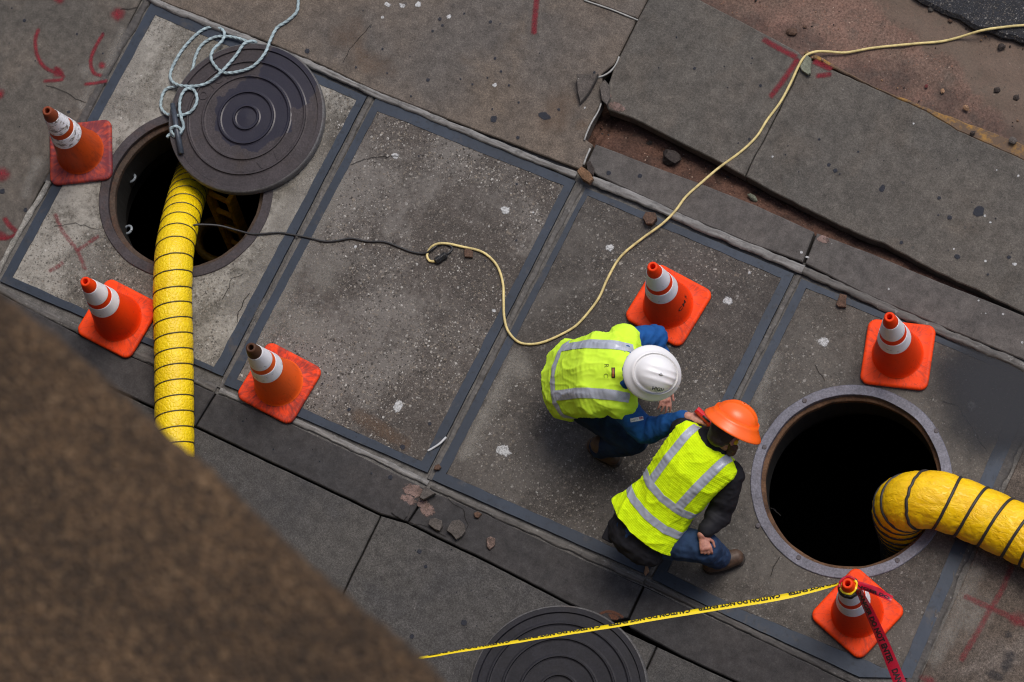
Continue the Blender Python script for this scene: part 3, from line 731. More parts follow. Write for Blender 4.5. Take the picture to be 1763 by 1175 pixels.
def collar_mat(name, amt):
    N = NT(name); v = N.obj()
    b = N.mix(N.math('MULTIPLY', N.smooth(N.noise(N.map(v, scale=(1, 1, 1.6)), 26, 6, 0.72), 0.62 - 0.12 * amt, 0.70 - 0.1 * amt), 0.5 + 0.4 * amt), lin(236, 236, 242), lin(92, 80, 72))
    N.col(b); N.rough(0.35); N.inp('Specular IOR Level', 0.5)
    N.bump(N.voro(v, 240).outputs['Distance'], 0.12, 0.002); return N.m
OR = (0.86, 0.048, 0.003)
DIRT = (0.16, 0.035, 0.03)
CONE_SETS = {
  'bright': (cone_mat('cone_orange', OR, DIRT, 0.12), cone_mat('cone_base_orange', (0.95, 0.066, 0.006), DIRT, 0.52, True), cone_mat('cone_tip_orange', OR, DIRT, 0.1), collar_mat('collar_white', 0.12)),
  'worn': (cone_mat('cone_orange_worn', (0.78, 0.105, 0.012), (0.30, 0.05, 0.012), 0.3), cone_mat('cone_base_worn', (0.92, 0.066, 0.012), (0.12, 0.03, 0.03), 0.9, True), cone_mat('cone_tip_soot', (0.085, 0.036, 0.018), (0.03, 0.016, 0.012), 0.6), collar_mat('collar_scuffed', 0.35)),
  'old': (cone_mat('cone_orange_old', (0.50, 0.062, 0.008), (0.16, 0.03, 0.012), 0.55), cone_mat('cone_base_old', (0.52, 0.07, 0.035), (0.13, 0.028, 0.04), 1.15, True), cone_mat('cone_tip_old', (0.24, 0.052, 0.02), (0.10, 0.03, 0.018), 0.6), collar_mat('collar_chipped', 1.0)),
}
H0, H1 = 0.032, 0.71
RB, RT = 0.140, 0.0285
def crad(z): return RB + (RT - RB) * (z - H0) / (H1 - H0)
def cone_parts():
    parts = {}
    # base: a square sheet with rounded corners and a dished rim
    bm = bmesh.new(); n = 12; hw = 0.192; rc = 0.05; loops = []
    def sq(h, r, z):
        out = []
        for (sx, sy, a0) in ((1, 1, 0), (-1, 1, 90), (-1, -1, 180), (1, -1, 270)):
            for k in range(n + 1):
                a = math.radians(a0 + 90 * k / n); out.append((sx * (h - r) + r * math.cos(a), sy * (h - r) + r * math.sin(a), z))
        return out
    prof = [(hw - 0.004, 0.0), (hw, 0.006), (hw, 0.018), (hw - 0.004, 0.026), (hw - 0.012, 0.030), (hw - 0.022, 0.029)]
    V = []; Fc = []; m = 4 * (n + 1)
    for h, z in prof: V += sq(h, rc - (hw - h), z)
    for r in range(len(prof) - 1):
        for k in range(m): Fc.append((r * m + k, r * m + (k + 1) % m, (r + 1) * m + (k + 1) % m, (r + 1) * m + k))
    # from the square rim in to the round foot of the cone
    b = len(V); foot = [(math.cos(math.radians(0)), 0, 0)]
    last = V[(len(prof) - 1) * m:]
    for t, z in ((0.45, 0.028), (0.85, 0.031), (1.0, 0.034)):
        for p in last:
            a = math.atan2(p[1], p[0]); q = (RB + 0.006) * math.cos(a), (RB + 0.006) * math.sin(a)
            V.append((p[0] + (q[0] - p[0]) * t, p[1] + (q[1] - p[1]) * t, z))
    for r in range(3):
        o1 = (len(prof) - 1) * m if r == 0 else b + (r - 1) * m
        o2 = b + r * m
        for k in range(m): Fc.append((o1 + k, o1 + (k + 1) % m, o2 + (k + 1) % m, o2 + k))
    parts['base'] = (V, Fc)
    t2z = lambda t: H0 + (H1 - H0) * t
    zt = t2z(0.87)
    parts['cone_body'] = lathe([(RB + 0.006, 0.033), (RB + 0.001, 0.038)] + [(crad(z), z) for z in np.linspace(0.044, zt, 16)], 64)
    parts['tip'] = lathe([(crad(zt), zt), (crad(zt + 0.004) + 0.0005, zt + 0.004), (crad(H1 - 0.006), H1 - 0.006), (RT - 0.003, H1), (0.0165, H1), (0.0145, H1 - 0.004), (0.0145, H1 - 0.12)], 40)
    def coll(a, b_):
        z0, z1 = t2z(a), t2z(b_)
        return lathe([(crad(z0) + 0.0003, z0 - 0.001), (crad(z0) + 0.0022, z0)] + [(crad(z) + 0.0024, z) for z in np.linspace(z0 + 0.002, z1 - 0.002, 6)] + [(crad(z1) + 0.0022, z1), (crad(z1) + 0.0003, z1 + 0.001)], 64)
    parts['collar_a'] = coll(0.432, 0.578); parts['collar_b'] = coll(0.655, 0.868)
    return parts
CP = cone_parts()
def traffic_cone(px, py, az, kind, label, lean=(0, 0)):
    p = W(px, py, 0.02)
    t = empty('traffic_cone', (0, 0, 0), label=label, cat='traffic cone', group='orange traffic cones with two white collars')
    body, base, tip, col = CONE_SETS[kind]
    for key, nm, mt, sm in (('base', 'base', base, True), ('cone_body', 'cone_body', body, True), ('tip', 'tip', tip, True), ('collar_a', 'reflective_collar', col, True), ('collar_b', 'reflective_collar', col, True)):
        if key + kind not in CMESH:
            o = mesh(nm, CP[key][0], CP[key][1], mt, t, sm); CMESH[key + kind] = o.data
            if key in ('base',): 
                for pl in o.data.polygons: pl.use_smooth = True
        else:
            obj_of(nm, CMESH[key + kind], mt, t)
    t.location = (p.x, p.y, 0.006); t.rotation_euler = (lean[0], lean[1], az)
    return t
CMESH = {}
def azpx(dx, dy):
    d = DIR(dx, dy); return math.atan2(d.y, d.x)
traffic_cone(139.5, 263, azpx(1, -0.10), 'old', 'oldest cone with chipped collars and brown tip, above the left manhole')
traffic_cone(204, 549, azpx(0.9, 0.45), 'bright', 'cone with an all-orange tip left of the long yellow duct')
traffic_cone(481, 660, azpx(0.88, 0.45), 'worn', 'worn cone with a sooty black tip right of the long yellow duct')
cone_d = traffic_cone(1151, 526, azpx(0.88, 0.48), 'bright', 'cone with stencilled letters right behind the white-helmeted worker')
traffic_cone(1546, 611, azpx(1, 0.12), 'bright', 'cone standing at the top rim of the right manhole')
cone_f = traffic_cone(1476.5, 1056, azpx(0.75, 0.66), 'bright', 'cone at the bottom rim of the right manhole with tapes tied round its neck')
# stencilled letters on the cone behind the worker
M_INK = simple('black_ink', lin(38, 20, 18), 0.6)
mb = MB()
for k, ch in enumerate('CMS'):
    V, Fc = text_verts(ch, 0.047, 0.0012)
    aw = azpx(0.86, 0.30) - cone_d.rotation_euler.z
    zc = 0.172
    for_ = []
    for v in V:
        s = (k - 1) * 0.040 + v.x; z = zc + (v.y - 0.017)
        r = crad(z) + 0.0012; a = aw + s / r
        for_.append((r * math.cos(a), r * math.sin(a), z))
    mb.add(for_, Fc)
lt = mesh('lettering', mb.v, mb.f, M_INK); lt.parent = cone_d; lt['kind'] = 'stuff'

# ================================================================== ventilation ducts
def duct(name, path_pts, R, pitch, hand, rib_r, label, mat, rib_mat, wr_amp, wr_scale, step=0.010, nseg=72, bulge=0.05, phase=0.0, tight=None, a_up=Vector((0, 0, 1))):
    P = catmull(path_pts, step); F = frames(P, a_up); n = len(P)
    S = [0.0]; PH = [phase]
    for i in range(1, n):
        d = (P[i] - P[i - 1]).length; S.append(S[-1] + d); PH.append(PH[-1] + d / (pitch if tight is None else tight(P[i])))
    V = []; Fc = []
    for i, p in enumerate(P):
        t, u, b = F[i]
        for k in range(nseg):
            a = 2 * math.pi * k / nseg
            ph = (PH[i] + hand * a / (2 * math.pi)) % 1.0
            bl = math.sin(math.pi * ph) ** 0.7
            q = Vector((math.cos(a) * R * wr_scale * 0.75, math.sin(a) * R * wr_scale * 0.75, S[i] * wr_scale * 0.6 + a * 0.15 * hand))
            n1 = 1 - abs(noise.noise(q)) * 2.2; n2 = 1 - abs(noise.noise(q * 2.3 + Vector((7, 3, 1)))) * 2.2
            wv = (max(-0.6, n1) * 0.65 + max(-0.6, n2) * 0.35) * min(1.0, bl * 1.6 + 0.15)
            r = R * (1 - bulge * 0.5 + bulge * bl) + wr_amp * wv
            V.append(p + u * (math.cos(a) * r) + b * (math.sin(a) * r))
    for i in range(n - 1):
        for k in range(nseg):
            k2 = (k + 1) % nseg; Fc.append((i * nseg + k, i * nseg + k2, (i + 1) * nseg + k2, (i + 1) * nseg + k))
    t = empty(name, tuple(P[0]), label=label, cat='air duct')
    mesh('duct_fabric', V, Fc, mat, t, True)
    # the wire spiral: one turn after the other, each visible hoop a part of its own
    turns = int(PH[-1] - PH[0])
    def at(phv):                        # position along the path where the phase has this value
        lo = int(np.searchsorted(PH, phv)); lo = max(1, min(n - 1, lo)); f = (phv - PH[lo - 1]) / max(1e-9, PH[lo] - PH[lo - 1])
        f = max(0, min(1, f)); return P[lo - 1].lerp(P[lo], f), F[lo - 1] if f < .5 else F[lo]
    for kt in range(int(PH[0]) + 1, int(PH[-1])):
        pts = []
        for k in range(49):
            a = 2 * math.pi * k / 48
            phv = kt - hand * a / (2 * math.pi)
            if phv < PH[0] or phv > PH[-1]: continue
            p, (tt, u, b) = at(phv)
            r = R * (1 - bulge * 0.5) + rib_r * 0.55
            pts.append(p + u * (math.cos(a) * r) + b * (math.sin(a) * r))
        if len(pts) > 8:
            Vv, Ff = sweep(pts, rib_r, 8); mesh('wire_hoop', Vv, Ff, rib_mat, t, True)
    return t
def duct_mat(name, c, c2, bscale, bamp, crease=0.0):
    N = NT(name); v = N.pos()
    b = N.mix(N.smooth(N.noise(v, 9, 5, 0.6), 0.35, 0.65), c, c2)
    b = N.mix(N.math('MULTIPLY', N.smooth(N.noise(v, 30, 7, 0.75), 0.60, 0.74), 0.45), b, tuple(x * 0.42 for x in c2))
    N.col(b); N.rough(0.42); N.inp('Specular IOR Level', 0.45)
    vo = N.voro(N.map(v, scale=(1, 1, 1)), bscale, 'DISTANCE_TO_EDGE')
    N.bump(N.math('ADD', N.math('MULTIPLY', N.smooth(vo.outputs['Distance'], 0.0, 0.25), 0.6), N.noise(v, bscale * 1.4, 4, 0.6)), bamp, 0.006)
    if crease:
        rn = N.noise(N.map(v, rot=(0.4, 0.3, 0.9), scale=(1, 2.6, 1.6)), 11, 5, 0.6, 0.8)
        rd = N.math('ABSOLUTE', N.math('SUBTRACT', rn, 0.5)); rd = N.smooth(rd, 0.0, 0.07)
        N.bump(N.math('ADD', rd, N.math('MULTIPLY', N.noise(v, 26, 4), 0.5)), crease, 0.016)
    return N.m
M_DUCT = duct_mat('yellow_duct', (0.86, 0.62, 0.004), (0.78, 0.53, 0.004), 42, 0.5)
M_DUCT2 = duct_mat('yellow_duct_wide', (0.93, 0.58, 0.002), (0.86, 0.50, 0.002), 16, 0.35, 0.32)
M_WIRE = simple('dark_wire', lin(70, 62, 30), 0.5)
M_BAND = simple('black_band', lin(44, 42, 44), 0.55, grain=0.2)
d1 = [W(344, 262, -1.5), W(338, 285, -0.9), W(330, 312, -0.46), W(320, 345, -0.20), W(309, 388, -0.01), W(301, 430, 0.095), W(298, 470, 0.125), W(297, 520, 0.122),
      W(299, 600, 0.115), W(300, 700, 0.112), W(301, 800, 0.112), W(306, 870, 0.112), W(340, 960, 0.112), W(440, 1070, 0.112), W(600, 1220, 0.112), W(760, 1370, 0.112), W(1000, 1585, 0.112)]
duct('air_duct', d1, 0.112, 0.0945, -1, 0.0043, 'narrow yellow ventilation duct rising out of the left manhole and running off below the ledge', M_DUCT, M_WIRE, 0.0022, 60, nseg=64, bulge=0.035)
xy = W(1553, 886, 0.0)
d2 = [Vector((xy.x - 0.05, xy.y, -1.9)), Vector((xy.x - 0.03, xy.y, -1.1)), Vector((xy.x, xy.y, -0.55)), Vector((xy.x + 0.0, xy.y + 0.0, -0.22)), W(1552, 874, 0.02), W(1572, 863, 0.165), W(1608, 861, 0.205), W(1650, 873, 0.185), W(1703, 895, 0.168),
      W(1763, 923, 0.16), W(1850, 964, 0.158), W(2000, 1032, 0.158), W(2200, 1120, 0.158)]
duct('air_duct', d2, 0.156, 0.146, 1, 0.009, 'wide yellow ventilation duct with black hoops bending into the right manhole', M_DUCT2, M_BAND, 0.0055, 30, nseg=120, bulge=0.045,
     tight=lambda p: 0.146 if p.z > 0.16 else (0.085 if p.z > -0.1 else 0.055))

# ================================================================== cords
M_CORD_Y = simple('yellow_cord', lin(206, 188, 128), 0.55, grain=0.25, scale=25)
M_CORD_K = simple('black_cord', lin(40, 40, 42), 0.5, grain=0.2)
cy = [(1840, 42, .014), (1763, 44, .014), (1721, 48, .014), (1690, 53, .012), (1650, 65, -.03), (1619, 72, -.035), (1572, 76, -.035), (1503, 83, -.035), (1456, 91, -.03), (1422, 89, -.01), (1401, 90, .03), (1385, 98, .055), (1374, 116, .045),
      (1360, 146, .034), (1343, 177, .034), (1320, 208, .034), (1303, 235, .034), (1275, 262, .034), (1238, 289, .02), (1204, 318, .028), (1180, 340, .03), (1163, 363, .03), (1140, 386, .03), (1103, 413, .02), (1068, 443, .010),
      (1046, 480, .009), (1030, 515, .009), (1002, 551, .009), (980, 569, .009), (937, 589, .009), (907, 593, .009), (889, 587, .012), (874, 569, .016), (868, 546, .014), (867, 518, .010), (866, 490, .009), (858, 462, .009), (843, 443, .009),
      (825, 432, .009), (799, 426, .009), (771, 420, .012), (754, 420, .02), (741, 427, .012), (735, 440, .009), (740, 450, .010), (751, 450, .013)]
V, Fc = sweep(catmull(WL(cy), 0.02), 0.0076, 10)
cd = empty('extension_cord', tuple(W(751, 450, 0)), label='pale yellow extension cord snaking from the gutter across the trench to the vault', cat='cord')
mesh('cable', V, Fc, M_CORD_Y, cd, True)
ck = [(318, 402, .02), (326, 393, .06), (334, 388, .07), (350, 387, .06), (378, 389, .03), (405, 396, .012), (432, 403, .012), (450, 403, .012), (480, 401, .009), (500, 404, .009), (528, 409, .009), (558, 416, .007), (580, 415, .007), (605, 411, .007),
      (631, 416, .007), (662, 417, .007), (687, 426, .007), (708, 434, .007), (731, 437, .010), (743, 430, .02), (756, 421, .008), (769, 421, .008), (779, 427, .008), (776, 433, .010), (768, 439, .013)]
V, Fc = sweep(catmull(WL(ck), 0.015), 0.0065, 8)
kd = empty('power_cord', tuple(W(768, 439, 0)), label='thin black cord running from the left manhole to the black plug', cat='cord')
mesh('cable', V, Fc, M_CORD_K, kd, True)
a, b = W(749, 451, .016), W(769, 438, .016)
def connector(p, q, parent, name):
    pts = [p.lerp(q, t) for t in np.linspace(0, 1, 25)]
    def rad(i, s, an):
        t = i / 24; k = 0.011 + 0.009 * min(1, t * 5)
        if 0.25 < t < 0.85: k = 0.020 + 0.0025 * math.sin(t * 60)
        return k * (1 + 0.10 * math.cos(an * 4))
    V, Fc = sweep(pts, rad, 20); return mesh(name, V, Fc, M_CORD_K, parent, True)
m_ = a.lerp(b, 0.5)
connector(a, m_, cd, 'socket_end'); connector(b, m_ + (b - a) * 0.02, kd, 'plug')

# rope with three laid strands
M_ROPE = simple('pale_blue_rope', lin(150, 168, 174), 0.75, grain=0.3, scale=45)
gz, cz = 0.012, 0.071
rp = [(520, -30, .036), (514, 0, .036), (511, 20, .036), (495, 36, .036), (477, 48, .036), (466, 68, .05), (456, 92, cz), (436, 114, cz), (409, 124, cz), (384, 125, cz + .004), (369, 112, cz), (363, 99, cz), (368, 85, cz - .01), (383, 70, gz + .03), (386, 56, gz + .02), (375, 47, gz), (358, 48, gz),
      (340, 58, gz), (317, 82, gz), (300, 109, gz), (293, 129, gz), (297, 141, gz + .02), (312, 148, cz - .01), (340, 148, cz), (361, 141, cz), (381, 124, cz + .022), (397, 107, cz + .006), (409, 92, cz), (420, 76, cz), (434, 71, cz - .01), (441, 74, gz + .03), (430, 73, gz + .028), (412, 67, gz + .02), (392, 63, gz + .014), (368, 65, gz), (347, 78, gz),
      (336, 99, gz), (332, 118, gz), (322, 140, gz), (308, 149, gz + .01), (289, 152, gz), (280, 163, gz), (277, 184, gz), (286, 196, gz + .02), (300, 199, gz + .05), (315, 198, cz), (330, 191, cz), (339, 174, cz), (335, 157, cz), (322, 153, cz), (312, 165, cz), (309, 185, cz + .005), (312, 203, cz + .02), (316, 218, cz + .005), (309, 231, cz + .004), (299, 232, cz + .012),
      (294, 222, cz + .03), (304, 218, cz + .036), (312, 226, cz + .02), (303, 236, cz + .004), (294, 231, cz), (287, 237, cz - .004)]
P = catmull(WL(rp), 0.006)
V, Fc = sweep(P, lambda i, s, an: 0.0089 * (0.70 + 0.42 * abs(math.cos(1.5 * (an - s * 2 * math.pi / 0.10)))), 18)
tag(mesh('rope', V, Fc, M_ROPE, None, True), 'pale blue twisted rope looped over the rim of the left iron cover', 'rope')
V, Fc = sweep([W(297, 179, .088), W(304, 222, .086), W(312, 265, .084)], lambda i, s, an: 0.018 if 0 < i else 0.015, 16)
tag(mesh('lifting_bar', V, Fc, simple('bar_steel', lin(62, 68, 78), 0.45, 0.2, grain=0.25), None, True), 'short dark steel bar tied to the rope at the cover edge', 'bar')

# ================================================================== barrier tapes
def tape(name, label, pts, width, roll, c, txt, ink, period, tsize, vtext, group=None, curl=0.8, flip=1, alpha=1.0, start=0.0):
    """a plastic ribbon: pts in metres, roll(t) turns it about its length, curl bends the far margin away"""
    P = catmull(pts, 0.012); n = len(P); S = [0.0]
    for i in range(1, n): S.append(S[-1] + (P[i] - P[i - 1]).length)
    m = 9; FR = []
    for i in range(n):
        t = (P[min(n - 1, i + 1)] - P[max(0, i - 1)]).normalized()
        side = Vector((0, 0, 1)).cross(t).normalized(); up = t.cross(side).normalized()
        ro = roll(S[i] / S[-1]); FR.append((t, side * math.cos(ro) + up * math.sin(ro), -side * math.sin(ro) + up * math.cos(ro)))
    wd = lambda u: width(u) if callable(width) else width
    def pt(s, v, lift=0.0):
        i = max(0, min(n - 2, int(np.searchsorted(S, s)) - 1)); f = (s - S[i]) / max(1e-9, S[i + 1] - S[i])
        p = P[i].lerp(P[i + 1], f); A = FR[i]; B = FR[i + 1]
        sd = A[1].lerp(B[1], f); no = A[2].lerp(B[2], f); W_ = wd(s / S[-1])
        # curved cross-section
        th = curl * v; x = (math.sin(th) / curl if curl > 1e-3 else v); z = -(1 - math.cos(th)) / curl if curl > 1e-3 else 0
        nn = sd * math.sin(th) + no * math.cos(th)
        rip = 0.003 * noise.noise(Vector((s * 7, v * 1.5, 2.0)))
        return p + sd * (x * W_) + no * (z * W_ + rip) + nn * lift
    V = []; Fc = []
    for i in range(n):
        for j in range(m): V.append(pt(S[i], j / (m - 1)))
    for i in range(n - 1):
        for j in range(m - 1): Fc.append((i * m + j, i * m + j + 1, (i + 1) * m + j + 1, (i + 1) * m + j))
    t = empty(name, tuple(P[0]), label=label, cat='barrier tape', group=group)
    NTm = NT(name + '_film'); NTm.col(c); NTm.rough(0.3); NTm.inp('Specular IOR Level', 0.5)
    NTm.inp('Transmission Weight', 0.0)
    if alpha < 1: NTm.alpha(alpha)
    mesh('film', V, Fc, NTm.m, t, True)
    TV, TF = text_verts(txt, tsize, tsize * 0.045)
    kx = period * 0.92 / (max(v.x for v in TV) - min(v.x for v in TV)); TV = [Vector((v.x * kx, v.y, 0)) for v in TV]
    s = start
    bm0 = bmesh.new(); vv = [bm0.verts.new(v) for v in TV]
    for f in TF:
        try: bm0.faces.new([vv[i] for i in f])
        except ValueError: pass
    xs = sorted(v.x for v in TV); 
    for xc in np.arange(xs[0], xs[-1], 0.015):
        bmesh.ops.bisect_plane(bm0, geom=bm0.verts[:] + bm0.edges[:] + bm0.faces[:], plane_co=(xc, 0, 0), plane_no=(1, 0, 0))
    for yc in (0.25, 0.5):
        bmesh.ops.bisect_plane(bm0, geom=bm0.verts[:] + bm0.edges[:] + bm0.faces[:], plane_co=(0, tsize * yc, 0), plane_no=(0, 1, 0))
    bm0.verts.index_update()
    TV = [v.co.copy() for v in bm0.verts]; TF = [[v.index for v in f.verts] for f in bm0.faces]; bm0.free()
    mb = MB()
    while s < S[-1] + period:
        L = []; ok = True
        for v in TV:
            ss = s - flip * v.x; vv_ = vtext + flip * (-(v.y - tsize * 0.36)) / 0.0762 * 1.0
            L.append((ss, vv_))
        keepf = [f for f in TF if all(0.002 < L[i][0] < S[-1] - 0.002 and 0.0 <= L[i][1] <= 1.0 for i in f)]
        if keepf: mb.add([pt(min(max(q[0], 0), S[-1]), min(max(q[1], 0), 1), 0.0012) for q in L], keepf)
        s += period
    if mb.f: mesh('lettering', mb.v, mb.f, ink, t)['kind'] = 'stuff'
    return t
M_TINK = simple('tape_ink', (0.012, 0.011, 0.012), 0.4)
yp = WL([(400, 1183, 1.07), (540, 1163, 1.01), (690, 1140, 0.95), (735, 1133, 0.93), (900, 1106, 0.84), (1075, 1078, 0.76), (1120, 1070, 0.74), (1225, 1053, 0.70), (1337, 1035, 0.66), (1401, 1020, 0.64), (1436, 1010, 0.63), (1450, 1005, 0.63)])
def yroll(t):
    return -0.14 - 0.46 * max(0.0, (0.86 - t) / 0.62) ** 0.9 - 0.5 * max(0.0, (t - 0.91) / 0.09) ** 1.5
ty = tape('barrier_tape', 'yellow caution tape stretched low across the dark cover to the taped cone', yp, 0.0762, yroll, (0.82, 0.62, 0.01), 'CAUTION DO NOT ENTER', M_TINK, 0.49, 0.050, 0.43, 'tapes tied to the bottom right cone', curl=1.55, flip=1, start=0.30)
rp_ = WL([(1473, 1018, 0.645), (1478, 1030, 0.635), (1492, 1062, 0.60), (1512, 1110, 0.55), (1538, 1176, 0.49), (1580, 1280, 0.42), (1625, 1390, 0.36)])
tr_ = tape('barrier_tape', 'red danger tape running down from the neck of the taped cone to the picture edge', rp_, 0.066, lambda t: 1.25 - 1.0 * min(1, t / 0.5), (0.36, 0.004, 0.024), 'DANGER DO NOT ENTER', M_TINK, 0.46, 0.050, 0.52, 'tapes tied to the bottom right cone', curl=0.5, flip=-1, alpha=0.96, start=0.21)
tl_ = WL([(1474, 1014, 0.645), (1490, 1018, 0.635), (1510, 1026, 0.60), (1524, 1032, 0.57), (1533, 1037, 0.56)])
tape('barrier_tape', 'short loose end of red tape fluttering right of the taped cone neck', tl_, 0.045, lambda t: 0.55 + 0.5 * math.sin(t * 5), (0.46, 0.006, 0.030), 'DANGER DO NOT', M_TINK, 0.40, 0.034, 0.35, 'tapes tied to the bottom right cone', curl=1.0, flip=-1, start=0.12)
# the knots round the cone's neck
cf = cone_f.location
def knot(z, r, th, mat, parent, name, seed, a0=0.0, a1=6.283):
    pts = []
    for k in range(61):
        a = a0 + (a1 - a0) * k / 60
        rr = r + 0.005 * noise.noise(Vector((math.cos(a) * 2, math.sin(a) * 2, seed)))
        pts.append(Vector((cf.x + rr * math.cos(a), cf.y + rr * math.sin(a), z + 0.010 * noise.noise(Vector((math.cos(a) * 1.6, math.sin(a) * 1.6, seed + 4))))))
    V, Fc = sweep(pts, lambda i, s, an: th * (1 + 0.45 * noise.noise(Vector((s * 45, math.cos(an) * 1.5, math.sin(an) * 1.5 + seed)))), 10)
    return mesh(name, V, Fc, mat, parent, False)
M_YF = simple('yellow_film', (0.82, 0.62, 0.01), 0.35); M_RF = simple('red_film', (0.46, 0.006, 0.03), 0.35)
knot(0.655, crad(0.66) + 0.006, 0.006, M_YF, ty, 'knot', 1)
knot(0.640, crad(0.64) + 0.008, 0.0085, M_TINK, ty, 'wrapped_print', 2)
knot(0.618, crad(0.62) + 0.007, 0.010, M_TINK, ty, 'wrapped_print', 3)
knot(0.668, crad(0.66) + 0.010, 0.007, M_RF, tr_, 'knot', 5, azpx(-1, 0.2), azpx(-1, 0.2) - 2.6)

# ================================================================== stones and broken concrete
def frag(name, px, z, thick, mat, label, cat='rubble', tilt=(0, 0), seed=0, group=None, parent=None):
    P = ccw(WL(px, z)); c = sum(P, Vector()) / len(P)
    P = jitter_poly(P, 0.012, 0.004, seed)
    top = inset(P, 0.003); n = len(P)
    def T(p, dz): return Vector((p.x, p.y, z + dz + (p.x - c.x) * tilt[0] + (p.y - c.y) * tilt[1] + 0.003 * noise.noise(p * 20 + Vector((seed, 0, 0)))))
    lo = [T(c + (p - c) * 0.93, 0) for p in P]; mid = [T(p, thick * 0.8) for p in P]; tp = [T(p, thick) for p in top]
    V = lo + mid + tp + [T(c, thick)]
    Fc = [(i, (i + 1) % n, n + (i + 1) % n, n + i) for i in range(n)] + [(n + i, n + (i + 1) % n, 2 * n + (i + 1) % n, 2 * n + i) for i in range(n)] + [(2 * n + i, 2 * n + (i + 1) % n, 3 * n) for i in range(n)]
    o = mesh(name, V, Fc, mat, parent)
    if parent is None: tag(o, label, cat, group)
    return o
M_FRAG = concrete('fragment_grey', lin(90, 84, 80), lin(76, 72, 69), grain=0.22, pits=0.2, specks=0.4, bump=0.4)
M_PINK = concrete('fragment_pink', lin(122, 102, 94), lin(96, 82, 76), grain=0.34, blotch=lin(144, 128, 122), pits=0.3, specks=0.5, bump=0.7)
M_TAN = concrete('fragment_tan', lin(148, 116, 90), lin(112, 86, 66), grain=0.25, blotch=lin(84, 66, 54), pits=0.4, specks=0.2, bump=0.6)
M_BROWN = concrete('stone_brown', lin(98, 74, 60), lin(80, 62, 52), grain=0.25, pits=0.3, specks=0.1, bump=0.5)
M_DSTONE = concrete('stone_dark', lin(62, 54, 50), lin(50, 44, 42), grain=0.3, pits=0.3, specks=0.15, bump=0.6)
M_GREEN = concrete('stone_pale_green', lin(130, 134, 118), lin(108, 112, 98), grain=0.2, pits=0.2, specks=0.2, bump=0.4)
frag('concrete_fragment', [(995, 134), (1012, 134), (1032, 132), (1024, 150), (1014, 166), (1000, 182), (996, 160)], 0.026, 0.05, M_FRAG, 'broken concrete wedge tipped up at the corner of the trench', tilt=(-0.15, 0.1), seed=1)
frag('concrete_fragment', [(1033, 152), (1042, 140), (1050, 150), (1052, 172), (1046, 184), (1037, 176)], 0.03, 0.03, M_FRAG, 'small cracked piece of concrete next to the tipped wedge', seed=2)
frag('concrete_fragment', [(994, 298), (1002, 291), (1016, 300), (1024, 313), (1016, 320), (1003, 312)], 0.03, 0.045, M_TAN, 'tan chunk of concrete lodged where the long sealant strip breaks', tilt=(0.2, 0.35), seed=3)
frag('concrete_fragment', [(1010, 281), (1017, 279), (1024, 292), (1022, 305), (1012, 297)], 0.03, 0.02, M_DSTONE, 'dark crumbled chunk behind the tan chunk at the broken strip', seed=4)
frag('stone', [(1107, 378), (1113, 367), (1130, 369), (1133, 380), (1124, 391), (1114, 390)], 0.006, 0.04, M_BROWN, 'angular brown stone in the frame channel next to the yellow cord', 'stone', tilt=(0.1, -0.2), seed=5)
frag('brick_fragment', [(799, 432), (806, 429), (816, 434), (815, 445), (800, 444)], 0.0, 0.02, M_BROWN, 'reddish brown brick bit lying under the yellow cord', 'brick bit', seed=6)
frag('stone', [(1383, 108), (1389, 98), (1397, 104), (1397, 130), (1392, 132), (1381, 124), (1378, 117)], 0.03, 0.03, M_GREEN, 'pale grey stone beside the yellow cord on the crack', 'stone', tilt=(0.1, 0.1), seed=7)
frag('concrete_fragment', [(728, 848), (733, 838), (752, 852), (744, 857), (731, 864), (724, 860)], 0.012, 0.035, M_FRAG, 'tilted grey corner piece in the pink broken patch', tilt=(0.2, -0.3), seed=8)
frag('concrete_fragment', [(741, 896), (750, 894), (762, 898), (763, 908), (758, 917), (748, 913), (739, 906)], 0.004, 0.028, M_FRAG, 'small grey concrete piece left of the large flat one', seed=9)
frag('concrete_fragment', [(772, 912), (780, 899), (793, 896), (802, 906), (803, 918), (797, 926), (787, 931), (779, 922), (771, 917)], 0.004, 0.032, M_FRAG, 'largest flat grey concrete piece on the dark strip', seed=10)
frag('concrete_fragment', [(838, 928), (845, 925), (853, 929), (852, 940), (844, 948), (838, 942)], 0.004, 0.018, M_PINK, 'pinkish concrete piece lying by itself on the dark strip', seed=11)
frag('stone', [(816, 884), (823, 881), (830, 886), (824, 893), (818, 892)], 0.004, 0.018, M_BROWN, 'small brown stone next to the worn sealant on the dark strip', 'stone', seed=12)
frag('stone', [(749, 803), (757, 800), (761, 806), (757, 811), (748, 810)], 0.004, 0.018, M_BROWN, 'little brown stone in the corner of the steel frame', 'stone', seed=13)
frag('rubber_tab', [(1446, 506), (1457, 510), (1457, 531), (1444, 530), (1440, 526)], 0.006, 0.02, M_BROWN, 'brown tab lying across the blue-grey frame near the top cone', 'tab', seed=14)
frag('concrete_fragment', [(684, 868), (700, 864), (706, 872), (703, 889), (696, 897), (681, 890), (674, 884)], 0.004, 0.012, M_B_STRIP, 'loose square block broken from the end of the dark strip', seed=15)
tag(rock('stone', W(1157, 276, -0.08), 0.055, 0.05, 0.045, M_DSTONE, seed=21), 'dark rounded stone lying in the red soil of the trench', 'stone')
tag(rock('stone', W(1296, 341, -0.07), 0.034, 0.016, 0.014, M_GREEN, seed=22, rot=azpx(1, 0.9)), 'pale green stick-shaped stone in the trench', 'stone')
tag(rock('stone', W(1364, 57, -0.05), 0.036, 0.024, 0.02, M_BROWN, seed=23, rot=0.4), 'largest brown stone on the reddish dirt near the kerb corner', 'stone')
